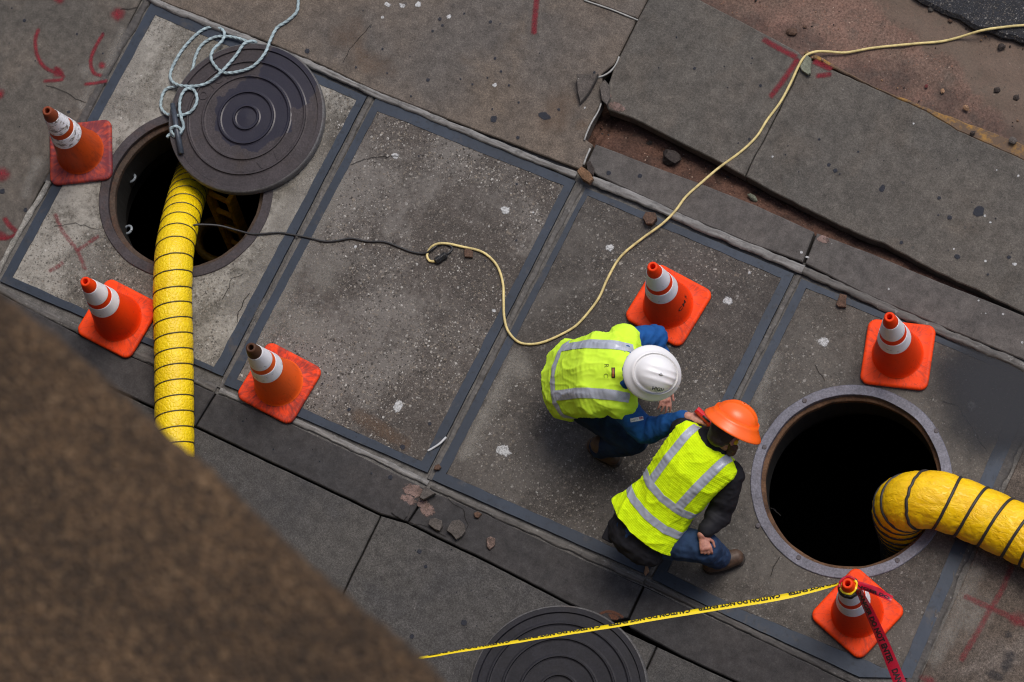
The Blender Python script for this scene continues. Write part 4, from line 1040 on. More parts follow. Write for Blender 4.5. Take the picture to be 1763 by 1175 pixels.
for k, (px, py, r, m_, l) in enumerate([(1386, 47, .012, M_BROWN, 'small brown stone uphill of the largest one on the dirt'), (1603, 17, .022, M_FRAG, 'pale grey stone at the torn edge of the asphalt'), (1636, 25, .016, simple('red_plastic', (0.32, .015, .02), .5), 'bright red scrap at the torn edge of the asphalt'),
        (1636, 37, .015, M_BROWN, 'brown stone just below the red scrap'), (1724, 82, .024, M_DSTONE, 'black lump on the dirt below the end of the asphalt'), (1623, 158, .015, M_TAN, 'pink tan pebble standing alone on the dirt'), (1663, 187, .02, M_TAN, 'tan pebble close to the yellow kerb'),
        (1717, 157, .022, M_DSTONE, 'black oval lump above the yellow kerb'), (1750, 170, .022, M_DSTONE, 'black lump at the right edge of the dirt'), (1744, 244, .026, M_FRAG, 'grey stone sitting on the yellow kerb'), (1675, 230, .016, M_DSTONE, 'black pebble on the yellow kerb'), (1595, 149, .012, simple('maroon_stone', lin(90, 36, 36), .8), 'dark red pebble left of the pink tan one'),
        (1416, 104, .011, M_TAN, 'orange tan pebble by the pale stone at the cord bend'), (1398, 100, .009, M_TAN, 'tiny tan pebble touching the pale stone')]):
    tag(rock('stone', W(px, py, -0.045 if py < 200 and not (1380 < px < 1420 and py > 95) else 0.02), r, r * 0.8, r * 0.6, m_, seed=30 + k, rot=k), l, 'stone')
# grit that nobody could count: gutter and trench
def grit(name, spots, mat, parent=None):
    mb = MB()
    for (p, r) in spots:
        bm = bmesh.new(); 
        V = [Vector(v) for v in ((1, 0, -.4), (-.5, .87, -.4), (-.5, -.87, -.4), (0.1, 0.1, .8), (.4, .7, .3), (-.9, .1, .2), (.4, -.7, .2))]
        a = random.random() * 6.28; R = Matrix.Rotation(a, 3, 'Z')
        V = [R @ Vector((v.x * random.uniform(.7, 1.2), v.y * random.uniform(.7, 1.2), v.z * random.uniform(.6, 1.1))) * r + p for v in V]
        bm.free()
        mb.add(V, [(3, 0, 4), (3, 4, 1), (3, 1, 5), (3, 5, 2), (3, 2, 6), (3, 6, 0), (0, 1, 4), (1, 2, 5), (2, 0, 6)])
    o = mb.build(name, mat, parent); o['kind'] = 'stuff'; return o
sp1, sp2, sp3 = [], [], []
for k in range(800):
    px, py = random.uniform(1200, 1800), random.uniform(-20, 275)
    if py > 8 + (px - 1214) * 0.505 - 6: continue
    c = noise.noise(Vector((px * 0.012, py * 0.012, 4)))
    if random.random() > 0.45 + c: continue
    r = 0.0022 + 0.006 * random.random() ** 3.5
    (sp1 if random.random() < 0.6 else sp2).append((W(px, py, -0.045 + 0.0), r))
for k in range(700):
    t = random.random(); px = 1030 + t * 730
    py = 252 + (px - 1024) * 0.392 - random.uniform(4, 50) * (1 - 0.6 * t)
    p = W(px, py, -0.10); (sp3 if random.random() < .6 else sp2).append((p, 0.004 + 0.016 * random.random() ** 4))
grit('grit', sp1, M_TAN); grit('grit', sp2, M_DSTONE); grit('soil_crumbs', sp3, M_SOIL)
# white plastic strip and splinters
V, Fc = sweep(catmull(WL([(736, 777, .006), (745, 772, .009), (757, 764, .016), (768, 753, .008)]), 0.01), lambda i, s, an: 0.007 if abs(math.cos(an)) < .5 else 0.004, 8)
tag(mesh('plastic_strip', V, Fc, simple('white_plastic', lin(190, 192, 196), 0.5), None, True), 'torn white plastic strip across the steel frame at the joint', 'strip')
frag('wood_splinter', [(1111, 972), (1114, 971), (1118, 986), (1112, 992), (1109, 988)], 0.005, 0.012, M_TAN, 'wood splinter in the corner of the frame behind the orange-helmeted worker', 'splinter', seed=40)
# white caulk that hangs loose along the slab edges
M_CAULK = simple('white_caulk', lin(150, 150, 148), 0.6, grain=0.2)
for pts, r in (([(1006, 1), (1030, 9), (1056, 18), (1078, 27), (1098, 35)], .0055), ([(1066, 98), (1060, 112), (1050, 124), (1036, 132), (1022, 134), (1004, 133)], .0055), ([(1035, 178), (1030, 192), (1018, 212), (1010, 230), (1006, 242)], .0055), ([(1016, 256), (1009, 272), (1005, 284)], .006)):
    V, Fc = sweep(catmull(WL(pts, 0.028), 0.02), lambda i, s, an, r=r: r * (1 + .3 * noise.noise(Vector((s * 20, 0, r * 100)))), 8); mesh('caulk_strip', V, Fc, M_CAULK, pavement, True)

# ================================================================== paint marks, stains and dust on the slabs
M_RED = decal_mat('red_spray_paint', lin(132, 32, 46), 0.12, 1.0, 45, 0.5, 0.78, c2=lin(112, 28, 40), grit=0.35)
M_RED2 = decal_mat('faded_spray_paint', lin(128, 42, 52), 0.25, 0.95, 40, 0.8, 0.48, grit=0.55)
M_GUM = decal_mat('dark_gum', lin(44, 47, 56), 0.15, 0.35, 60, 0.5, 0.85)
M_WHITE = decal_mat('white_splat', lin(196, 198, 200), 0.30, 0.55, 60, 1.3, 0.85, grit=0.5)
M_WET = decal_mat('dark_wet', lin(19, 23, 33), 0.04, 0.75, 8, 0.35, 0.88, rough=0.55)
M_DUST = decal_mat('pale_dust', lin(140, 136, 130), 0.25, 1.15, 10, 1.3, 0.55, grit=0.45)
M_TANST = decal_mat('tan_smear', lin(112, 92, 76), 0.3, 1.0, 8, 0.9, 0.36, grit=0.4)
M_CRACK = decal_mat('crack', lin(34, 31, 29), 0.25, 0.65, 60, 1.2, 0.62)
M_EXPO = decal_mat('broken_pink', lin(98, 82, 76), 0.25, 0.42, 70, 1.1, 0.9, c2=lin(136, 114, 108), grit=0.3)
M_RUSTST = decal_mat('rust_ring', lin(104, 66, 48), 0.2, 0.6, 30, 0.9, 0.7)
PX = 1 / 300.0
def marks(name, mat, parent, z, strokes=(), blobs=(), kind=None):
    D = Decals()
    for pts, wd in strokes: D.stroke(WL(pts, z), wd * PX)
    for k, bl in enumerate(blobs): D.blob(W(bl[0], bl[1], z), bl[2] * PX, (bl[3] if len(bl) > 3 else bl[2]) * PX, azpx(1, 0.4) if len(bl) > 3 else 0, seed=k * 1.7 + bl[0])
    return D.build(name, mat, parent, kind)
zl = 0.009
marks('paint_arrow', M_RED, s_left, zl, [([(68, 47), (61, 68), (64, 95), (77, 116), (101, 127)], 11), ([(72, 140), (92, 139), (112, 137)], 10), ([(92, 114), (103, 124), (112, 137)], 12)], [(100, 125, 14)])
marks('paint_arrow', M_RED, s_left, zl, [([(180, 55), (164, 82), (156, 106), (162, 126), (178, 131)], 11), ([(142, 146), (165, 143), (188, 139)], 10)], [(176, 113, 11)])
marks('paint_dot', M_RED, s_left, zl, [], [(203, 25, 20)])
marks('paint_arrow', M_RED, s_left, zl, [], [(3, 300, 25, 20), (0, 163, 14, 16), (102, -3, 16), (0, 405, 28, 12)])
marks('paint_arrow', M_RED, s_left, zl, [([(6, 372), (16, 388), (32, 402)], 14), ([(-10, 412), (12, 410), (32, 402)], 10)])
p1 = [o for o in vault.children if o.name.startswith('concrete_panel')]
marks('paint_mark', M_RED2, p1[0], 0.004, [([(93, 365), (109, 400), (133, 432), (148, 468)], 12), ([(130, 434), (150, 420), (173, 404)], 12), ([(80, 469), (96, 461), (112, 450)], 13)])
marks('paint_stroke', M_RED, s_top, Z_TOP + .003, [([(925, -30), (924, 0), (921, 30), (919, 62)], 15)])
marks('paint_arrow', M_RED, s_b1, Z_TOP + .007, [([(1311, 66), (1335, 80), (1362, 94), (1374, 101)], 15), ([(1376, 98), (1364, 116), (1346, 142), (1324, 170)], 15)])
marks('paint_arrow', M_RED, s_b2, Z_TOP + .007, [([(1398, 104), (1415, 112), (1435, 121)], 15), ([(1402, 131), (1418, 130), (1435, 127)], 14)])
marks('paint_cross', M_RED2, s_d, 0.007, [([(1744, 970), (1724, 1018), (1707, 1046), (1686, 1084), (1662, 1124), (1652, 1142)], 16), ([(1656, 1024), (1690, 1040), (1720, 1053), (1752, 1069), (1780, 1082)], 16)], [(1752, 1066, 22), (1600, 1172, 24, 14)])
def rnd_spots(n, poly, r0, r1, pw=2.5):
    xs = [p[0] for p in poly]; ys = [p[1] for p in poly]; out = []
    while len(out) < n:
        x, y = random.uniform(min(xs), max(xs)), random.uniform(min(ys), max(ys)); inside = False
        for i in range(len(poly)):
            x1, y1 = poly[i]; x2, y2 = poly[i - 1]
            if (y1 > y) != (y2 > y) and x < (x2 - x1) * (y - y1) / (y2 - y1) + x1: inside = not inside
        if inside: out.append((x, y, r0 + (r1 - r0) * random.random() ** pw))
    return out
marks('gum_spot', M_GUM, s_top, Z_TOP + .003, [], [(529, 88, 6), (937, 200, 14, 8), (850, 205, 8)] + rnd_spots(26, [(420, 30), (900, 0), (1030, 110), (980, 270), (700, 170)], 1.5, 4.5), 'stuff')
marks('gum_spot', M_GUM, s_b1, Z_TOP + .007, [], rnd_spots(10, [(1130, 20), (1340, 100), (1290, 260), (1070, 170)], 1.5, 4), 'stuff')
marks('gum_spot', M_GUM, s_b2, Z_TOP + .007, [], [(1427, 284, 4), (1438, 294, 5), (1519, 325, 6, 9), (1635, 375, 5), (1685, 364, 12), (1552, 418, 4), (1648, 442, 7, 5), (1617, 341, 4), (1737, 443, 4)] + rnd_spots(16, [(1400, 130), (1750, 290), (1750, 500), (1320, 290)], 1.2, 3.5), 'stuff')
marks('gum_spot', M_GUM, s_s1, Z_TOP + .003, [], [(1048, 298, 5), (1102, 303, 5)], 'stuff')
marks('gum_spot', M_GUM, s_c2, 0.005, [], [(722, 950, 5), (733, 976, 4), (799, 1072, 7), (709, 1096, 5)] + rnd_spots(12, [(680, 900), (1000, 1040), (820, 1150), (640, 1020)], 1.2, 3), 'stuff')
marks('gum_spot', M_GUM, s_st2, 0.007, [], [(672, 822, 5)] + rnd_spots(6, [(420, 690), (690, 840), (640, 860), (400, 740)], 1.2, 2.5), 'stuff')
marks('gum_spot', M_GUM, p1[1], 0.003, [], [(601, 705, 4), (693, 770, 6), (740, 730, 4)] + rnd_spots(10, [(660, 220), (950, 330), (720, 770), (450, 640)], 1.2, 3), 'stuff')
marks('gum_spot', M_GUM, s_left, zl - .001, [], [(118, 193, 4), (42, 36, 4), (4, 330, 6), (44, 362, 5)] + rnd_spots(8, [(0, 0), (230, 0), (70, 310), (0, 420)], 1.2, 3), 'stuff')
marks('smudge', decal_mat('grey_smudge', lin(44, 46, 52), 0.2, 1.0, 22, 0.9, 0.7, grit=0.4), s_d, 0.006, [], [(1735, 1140, 18, 30), (1712, 1162, 26, 12), (1736, 1093, 12, 8)], 'stuff')
marks('white_splat', M_WHITE, p1[1], 0.0035, [], [(681, 269, 10, 8), (870, 362, 12, 10), (685, 700, 12, 16), (918, 366, 3), (612, 425, 4), (850, 535, 6, 4)], 'stuff')
marks('white_splat', M_WHITE, p1[2], 0.0035, [], [(867, 776, 18, 14), (1050, 427, 11, 9), (1253, 518, 11), (1290, 470, 4)], 'stuff')
marks('white_splat', M_WHITE, p1[3], 0.0035, [], [(1418, 588, 14, 12), (1673, 698, 10)] + [(x, y, r) for x, y, r in rnd_spots(26, [(1630, 610), (1740, 650), (1750, 740), (1680, 760)], .8, 2.4)], 'stuff')
marks('white_splat', M_WHITE, s_b2, Z_TOP + .007, [], [(1753, 303, 3), (1716, 293, 2), (1696, 372, 3), (1705, 383, 3), (1697, 450, 3), (1747, 455, 6, 4), (1642, 429, 2.5), (1573, 213, 2.5), (1330, 270, 3)], 'stuff')
marks('white_splat', M_WHITE, s_s2, Z_TOP + .003, [], [(1727, 541, 3), (1685, 518, 2.5), (1697, 540, 2), (1380, 435, 4), (1390, 443, 5, 3), (1530, 498, 3), (1760, 590, 3)], 'stuff')
marks('white_splat', M_WHITE, s_top, Z_TOP + .003, [], [(667, 8, 9, 6), (693, 10, 9, 6), (720, 8, 8), (659, 30, 4), (773, 29, 6), (852, 147, 6), (1007, 186, 3)] , 'stuff')
marks('dust_stain', M_DUST, s_left, zl - .002, [([(215, 40), (190, 100), (150, 160), (135, 195)], 30), ([(70, 265), (52, 310), (40, 350)], 34)], [(62, 290, 26, 40), (150, 120, 26)], 'stuff')
marks('dust_stain', M_DUST, p1[2], 0.0025, [([(905, 590), (868, 660), (820, 745), (800, 800)], 55), ([(890, 600), (840, 700), (790, 800)], 24)], [(900, 640, 30, 50)], 'stuff')
marks('dust_stain', M_DUST, p1[3], 0.0025, [([(1345, 600), (1318, 650), (1303, 690)], 40), ([(1318, 700), (1306, 740), (1304, 760)], 40)], [(1310, 690, 30, 44)], 'stuff')
marks('dust_stain', M_DUST, p1[1], 0.0025, [([(600, 290), (540, 400), (470, 540), (420, 640)], 60)], [(520, 560, 90, 60), (560, 470, 60, 80), (480, 620, 60)], 'stuff')
marks('dust_stain', M_DUST, p1[0], 0.0025, [([(560, 200), (540, 280), (490, 380), (400, 560)], 60), ([(250, 60), (200, 160), (180, 220)], 60)], [(330, 110, 40, 60), (420, 520, 60, 80), (150, 450, 70, 40), (230, 180, 40)], 'stuff')
marks('dust_stain', M_DUST, s_d, 0.005, [([(1690, 960), (1650, 1050), (1600, 1160)], 50)], [(1680, 1060, 40, 70)], 'stuff')
marks('tan_stain', M_TANST, p1[1], 0.0028, [([(600, 705), (660, 740), (715, 775)], 40)], [(650, 740, 60, 26)], 'stuff')
marks('tan_stain', M_TANST, s_top, Z_TOP + .002, [], [(640, 110, 90, 40), (600, 60, 60), (960, 190, 50, 80), (1000, 215, 20)], 'stuff')
marks('wet_stain', M_WET, p1[3], 0.0068, [], [(1748, 680, 190, 150)], 'stuff')
def crackle(pts, amp=2.0):
    out = []
    for i in range(len(pts) - 1):
        a, b = pts[i], pts[i + 1]; n = max(2, int(math.hypot(b[0] - a[0], b[1] - a[1]) / 7))
        for k in range(n):
            t = k / n; out.append((a[0] + (b[0] - a[0]) * t + random.uniform(-amp, amp), a[1] + (b[1] - a[1]) * t + random.uniform(-amp, amp)))
    return out + [pts[-1]]
marks('crack', M_CRACK, s_left, zl + .001, [(crackle([(75, 147), (105, 155), (130, 170), (150, 178)]), 2.5), (crackle([(205, 18), (222, 16), (240, 14)]), 4)], (), 'stuff')
marks('crack', M_CRACK, s_top, Z_TOP + .004, [(crackle([(640, 40), (625, 60), (600, 85), (590, 110)]), 2)], (), 'stuff')
marks('crack', M_CRACK, p1[3], 0.004, [(crackle([(1310, 880), (1330, 875), (1345, 890)]), 2.5), (crackle([(1345, 955), (1330, 980), (1325, 995)]), 2.5), (crackle([(1400, 625), (1410, 640), (1420, 660)]), 2.5), (crackle([(1620, 690), (1650, 700), (1700, 780)]), 2)], (), 'stuff')
marks('crack', M_CRACK, p1[0], 0.004, [(crackle([(430, 500), (415, 530), (405, 560)]), 2.5), (crackle([(90, 390), (130, 385), (170, 395)]), 2), (crackle([(420, 470), (400, 480), (380, 520)]), 2)], (), 'stuff')
marks('crack', M_CRACK, p1[1], 0.004, [(crackle([(600, 285), (640, 272), (690, 268)]), 3)], (), 'stuff')
marks('crack', M_CRACK, s_st3, 0.008, [(crackle([(760, 850), (800, 880), (805, 905), (795, 925)]), 2), (crackle([(700, 900), (730, 905), (770, 925)]), 2)], (), 'stuff')
marks('broken_patch', M_EXPO, s_st2, 0.0075, [], [(712, 845, 24, 14), (703, 860, 22, 10)], 'stuff')
marks('broken_patch', M_EXPO, s_st3, 0.0075, [], [(735, 878, 18, 14), (727, 866, 12)], 'stuff')
marks('broken_patch', M_EXPO, s_b1, Z_TOP + .0075, [], [(1062, 184, 22, 10), (1046, 166, 9)], 'stuff')
marks('broken_patch', M_EXPO, s_s2, Z_TOP + .003, [], [(1418, 412, 14, 9)], 'stuff')
marks('rust_stain', M_RUSTST, s_st3, 0.0075, [([(1030, 1058), (1045, 1053), (1062, 1056), (1075, 1066)], 6)], [(1056, 1062, 14, 7)], 'stuff')

# ================================================================== the building the photograph is taken from
def stone_mat():
    N = NT('granular_brown_stone'); v = N.pos()
    vo = N.voro(v, 88); r = N.sep(vo.outputs['Color'])
    c = N.ramp(r[0], [(0.0, lin(30, 24, 20)), (0.35, lin(62, 48, 36)), (0.65, lin(86, 66, 48)), (0.88, lin(118, 92, 66)), (1.0, lin(150, 124, 98))])
    c = N.mix(0.55, c, N.ramp(N.noise(v, 62, 6, 0.75), [(0.3, lin(36, 28, 22)), (0.5, lin(74, 58, 43)), (0.7, lin(120, 94, 70))]))
    c = N.mix(1.0, c, N.ramp(N.noise(v, 5, 4), [(0.3, (0.72,) * 3), (0.7, (1.3,) * 3)]), 'MULTIPLY')
    N.col(N.mix(1.0, c, (0.86, 0.84, 0.76), 'MULTIPLY')); N.rough(0.9); N.bump(N.math('ADD', vo.outputs['Distance'], N.noise(v, 70, 4)), 1.0, 0.014); return N.m
M_STONE = stone_mat()
ZL = 11.9
edge_px = [(0, 507), (44, 541), (85, 570), (136, 612), (191, 661), (272, 735), (330, 787), (375, 823), (453, 898), (600, 1028), (700, 1112), (765, 1175)]
e0, e1 = W(44, 541, ZL), W(765, 1172, ZL)
ed = (e1 - e0).normalized(); nin = Vector((ed.y, -ed.x, 0))
if nin.dot(W(200, 1000, ZL) - e0) < 0: nin = -nin
bld = empty('stone_building', tuple(e0 + nin * 3 - Vector((0, 0, ZL))), label='brown stone building ledge out of focus at the lower left', cat='building')
vis = catmull([W(x, y, ZL) for x, y in edge_px], 0.012)
line = [vis[0] - ed * 14] + [vis[0] - ed * q + nin * 0.004 for q in (4, 1, 0.4)] + vis + [vis[-1] + ed * q for q in (0.4, 1, 4, 14)]
V = []; Fc = []; rows = [(0.0, -0.42), (-0.004, -0.03), (0.008, -0.006), (0.03, 0.0), (0.12, 0.002), (0.4, 0.0), (2.6, 0.0)]
for i, p in enumerate(line):
    for k, (din, dz) in enumerate(rows):
        rr = (noise.noise(p * 16 + Vector((0, 0, k))) * 0.007 + noise.noise(p * 50 + Vector((0, 0, k))) * 0.005) if k in (1, 2, 3) else 0
        V.append(p + nin * (din + rr) + Vector((0, 0, dz + (rr * 0.5 if k > 1 else 0))))
m = len(rows)
for i in range(len(line) - 1):
    for k in range(m - 1): Fc.append((i * m + k, i * m + k + 1, (i + 1) * m + k + 1, (i + 1) * m + k))
n = len(line)
for i in range(n):
    V.append(line[i] + nin * 2.6 + Vector((0, 0, -0.42)))
for i in range(n - 1): Fc.append((i * m, (i + 1) * m, n * m + i + 1, n * m + i))
mesh('ledge', V, Fc, M_STONE, bld)
def wall(din, depth, z0, z1, name):
    a = e0 - ed * 14 + nin * din; b = e1 + ed * 14 + nin * din
    P = [a, b, b + nin * depth, a + nin * depth]
    V = [Vector((p.x, p.y, z0)) for p in P] + [Vector((p.x, p.y, z1)) for p in P]
    mesh(name, V, [(0, 1, 2, 3), (4, 5, 6, 7), (0, 1, 5, 4), (1, 2, 6, 5), (2, 3, 7, 6), (3, 0, 4, 7)], M_STONE, bld)
wall(0.18, 6.0, -0.4, ZL - 0.41, 'lower_wall'); wall(2.3, 4.0, ZL + 0.002, 27.0, 'unseen_upper_wall')  # upper wall stands unseen behind the camera, added to block sky light
# ================================================================== the two workers
from mathutils.bvhtree import BVHTree
_ico = bmesh.new(); bmesh.ops.create_icosphere(_ico, subdivisions=2, radius=1.0)
ICO_V = np.array([v.co for v in _ico.verts]); ICO_F = np.array([[v.index for v in f.verts] for f in _ico.faces]); _ico.free()
class Blob:
    """overlapping ellipsoids that a voxel remesh turns into one continuous surface"""
    def __init__(s): s.v = []; s.f = []; s.n = 0
    def ell(s, c, ax, ay, az, R=None):
        V = ICO_V * np.array([ax, ay, az])
        if R is not None: V = V @ np.array(R).T
        s.v.append(V + np.array(c)); s.f.append(ICO_F + s.n); s.n += len(V); return s
    def limb(s, a, ra, b, rb):
        L = (b - a).length; n = max(2, int(L / (0.3 * min(ra, rb))) + 1)
        for k in range(n + 1):
            t = k / n; r = ra + (rb - ra) * t; s.ell(a.lerp(b, t), r, r, r)
        return s
    def chain(s, pts, u):
        """pts: (centre, half width, half depth); u: sideways axis"""
        for i in range(len(pts) - 1):
            (a, wa, da), (b, wb, db) = pts[i], pts[i + 1]
            t = (b - a).normalized(); uu = (u - t * u.dot(t)).normalized(); ww = uu.cross(t)
            R = Matrix((uu, ww, t)).transposed(); n = max(2, int((b - a).length / 0.025))
            for k in range(n + 1):
                f = k / n; w_ = wa + (wb - wa) * f; d_ = da + (db - da) * f
                s.ell(a.lerp(b, f), w_, d_, min(w_, d_) * 0.75, R)
        return s
    def mesh(s, voxel, smooth=3):
        me = bpy.data.meshes.new('blob'); me.from_pydata(np.concatenate(s.v).tolist(), [], np.concatenate(s.f).tolist())
        o = bpy.data.objects.new('blob', me); COL.objects.link(o)
        md = o.modifiers.new('r', 'REMESH'); md.mode = 'VOXEL'; md.voxel_size = voxel; md.adaptivity = 0
        if smooth:
            ms = o.modifiers.new('s', 'SMOOTH'); ms.factor = 0.5; ms.iterations = smooth
        dg = bpy.context.evaluated_depsgraph_get()
        out = bpy.data.meshes.new_from_object(o.evaluated_get(dg))
        bpy.data.objects.remove(o); bpy.data.meshes.remove(me)
        return out
def wrinkle(me, fn):
    n = len(me.vertices); co = np.empty(n * 3); no = np.empty(n * 3)
    me.vertices.foreach_get('co', co); me.vertices.foreach_get('normal', no)
    co = co.reshape(-1, 3); no = no.reshape(-1, 3)
    d = np.array([fn(Vector(c), Vector(m)) for c, m in zip(co, no)])
    co += no * d[:, None]; me.vertices.foreach_set('co', co.ravel()); me.update()
def ridged(q): return 1 - 2 * abs(noise.noise(q))
def cloth_mat(name, c, c2=None, weave=900, rough=0.85, mott=0.25, bumpamt=0.15, mesh_grid=False, sheen=0.0, fluo=None):
    N = NT(name); v = N.pos()
    b = N.mix(N.smooth(N.noise(v, 12, 5, 0.6), 0.3, 0.7), c, c2 or tuple(x * (1 - mott) for x in c))
    h = N.noise(v, weave * 0.35, 3)
    if mesh_grid:
        uvm = N.n('ShaderNodeUVMap').outputs[0]; u = N.sep(uvm)
        gx = N.math('SINE', N.math('MULTIPLY', u[0], 2 * math.pi / 0.011)); gy = N.math('SINE', N.math('MULTIPLY', u[1], 2 * math.pi / 0.011))
        h = N.math('MAXIMUM', gx, gy)
        b = N.mix(N.math('MULTIPLY', N.smooth(h, 0.80, 1.0), 0.18), b, tuple(x * 0.62 for x in c))
    N.col(b); N.rough(rough); N.inp('Specular IOR Level', 0.25)
    if sheen: N.inp('Sheen Weight', sheen)
    N.bump(h, bumpamt, 0.002); return N.m
SKIN = NT('skin'); _v = SKIN.pos()
SKIN.col(SKIN.mix(SKIN.smooth(SKIN.noise(_v, 40, 5), 0.3, 0.7), lin(184, 130, 112), lin(150, 98, 86))); SKIN.rough(0.55); SKIN.inp('Subsurface Weight', 0.08); SKIN.bump(SKIN.noise(_v, 260, 4), 0.2, 0.001)
SKIN2 = NT('skin_brown'); _v = SKIN2.pos()
SKIN2.col(SKIN2.mix(SKIN2.smooth(SKIN2.noise(_v, 40, 5), 0.3, 0.7), lin(190, 138, 122), lin(158, 104, 92))); SKIN2.rough(0.55); SKIN2.bump(SKIN2.noise(_v, 260, 4), 0.2, 0.001)
M_LIME_O = cloth_mat('lime_mesh', (0.74, 1.0, 0.003), (0.68, 0.97, 0.003), mesh_grid=True, bumpamt=0.35)
M_LIME_W = cloth_mat('lime_knit', (0.66, 0.96, 0.06), (0.60, 0.90, 0.045), weave=700)
M_JACKET = cloth_mat('black_jacket', lin(30, 30, 36), rough=0.75)
M_SHIRT = cloth_mat('blue_work_shirt', lin(26, 84, 150), lin(20, 66, 124), rough=0.8)
M_JEANS = cloth_mat('blue_jeans', lin(44, 66, 98), lin(30, 46, 74), rough=0.9)
M_JEANS_D = cloth_mat('dark_jeans', lin(30, 52, 84), lin(20, 36, 62), rough=0.9)
M_BOOT = simple('brown_leather', lin(74, 56, 44), 0.55, grain=0.25, scale=30, bump=0.2)
M_SOLE = simple('boot_sole', lin(40, 34, 30), 0.8)
def reflective():
    N = NT('silver_reflective'); v = N.pos()
    w_ = N.n('ShaderNodeTexWave', wave_type='BANDS', bands_direction='DIAGONAL'); N.set(w_.inputs[0], v); w_.inputs['Scale'].default_value = 60; w_.inputs['Distortion'].default_value = 1.0
    N.col(N.mix(N.math('MULTIPLY', w_.outputs[1], 0.18), lin(176, 182, 196), lin(132, 140, 154))); N.rough(0.42); N.inp('Metallic', 0.15)
    N.bump(N.noise(v, 60, 4), 0.25, 0.003); return N.m
M_REFL = reflective()

def frame_uv(me, org, t, u, w_):
    uv = me.uv_layers.new(name='UVMap'); n = len(me.loops); vi = np.empty(n, dtype=np.int32); me.loops.foreach_get('vertex_index', vi)
    co = np.empty(len(me.vertices) * 3); me.vertices.foreach_get('co', co); co = co.reshape(-1, 3) - np.array(org)
    a = co @ np.array(u); b = co @ np.array(t)
    uv.data.foreach_set('uv', np.stack([a[vi], b[vi]], 1).ravel())
def cut(bm, co, no):
    bmesh.ops.bisect_plane(bm, geom=bm.verts[:] + bm.edges[:] + bm.faces[:], plane_co=co, plane_no=no, clear_outer=True)
def strip(src, planes, lift, name, mat, parent):
    bm = bmesh.new(); bm.from_mesh(src)
    for co, no in planes: cut(bm, co, no)
    bm.normal_update()
    for v in bm.verts: v.co += v.normal * lift
    return from_bm(name, bm, mat, parent, True)
def hand(B, wr, d, palm, curl, spread=1.0, size=1.0, thumb_side=1, thumb_close=0.5):
    """palm, four bent fingers of unequal length and a thumb from the side of the palm"""
    d = d.normalized(); palm = (palm - d * palm.dot(d)).normalized(); s = d.cross(palm) * thumb_side
    R = Matrix((s, palm, d)).transposed()
    for k in range(7):
        t = k / 6; B.ell(wr + d * (0.015 + 0.066 * t) * size, (0.028 + 0.012 * t) * size, (0.018 - 0.004 * t) * size, 0.018 * size, R)
    ln = (0.072, 0.080, 0.074, 0.058); off = (0.030, 0.010, -0.010, -0.029)
    for i in range(4):
        p = wr + (d * 0.082 + s * off[i]) * size; a = 0.0; r = 0.0088 * size
        dd = (d + s * off[i] * 4.5 * spread).normalized()
        for j, fr in enumerate((0.45, 0.31, 0.24)):
            a += curl[j] * (1 + 0.12 * (i - 1.5))
            q = p + (dd * math.cos(a) + palm * math.sin(a)) * ln[i] * fr * size
            B.limb(p, r, q, r * 0.9); p = q; r *= 0.9
    p = wr + (d * 0.025 + s * 0.026 + palm * 0.006) * size
    q = p + (d * 0.5 + s * 0.75 * (1 - thumb_close * 0.5) + palm * 0.45 * thumb_close).normalized() * 0.042 * size
    B.limb(p, 0.0125 * size, q, 0.0105 * size)
    q2 = q + (d * 0.85 + s * 0.25 * (1 - thumb_close) + palm * 0.5 * thumb_close).normalized() * 0.034 * size
    B.limb(q, 0.0105 * size, q2, 0.008 * size)
def boot(ank, toe, parent, name='boot'):
    """ankle shaft, heel, instep and a round toe cap over a flat sole"""
    d = (toe - ank); d.z = 0; d.normalize(); s = Vector((-d.y, d.x, 0)); R = Matrix((d, s, Vector((0, 0, 1)))).transposed()
    B = Blob(); base = Vector((ank.x, ank.y, 0.0)); L = (Vector((toe.x, toe.y, 0)) - base).length
    B.limb(ank + Vector((0, 0, 0.08)), 0.056, Vector((ank.x, ank.y, 0.075)), 0.056)
    for k in range(9):
        t = k / 8; x = -0.06 + (L + 0.02) * t
        h = 0.064 - 0.014 * t; wv = 0.048 + 0.009 * math.sin(math.pi * min(1, t * 1.1)) 
        B.ell(base + d * x + Vector((0, 0, h + 0.008)), 0.045, wv, h, R)
    me = B.mesh(0.007, 4)
    o = obj_of(name, me, M_BOOT, parent, True)
    S = Blob()
    for k in range(9):
        t = k / 8; S.ell(base + d * (-0.066 + (L + 0.032) * t) + Vector((0, 0, 0.012)), 0.045, 0.050 + 0.010 * math.sin(math.pi * min(1, t * 1.1)), 0.013, R)
    o2 = obj_of('sole', S.mesh(0.007, 2), M_SOLE, None, True); o2.parent = o
    return o
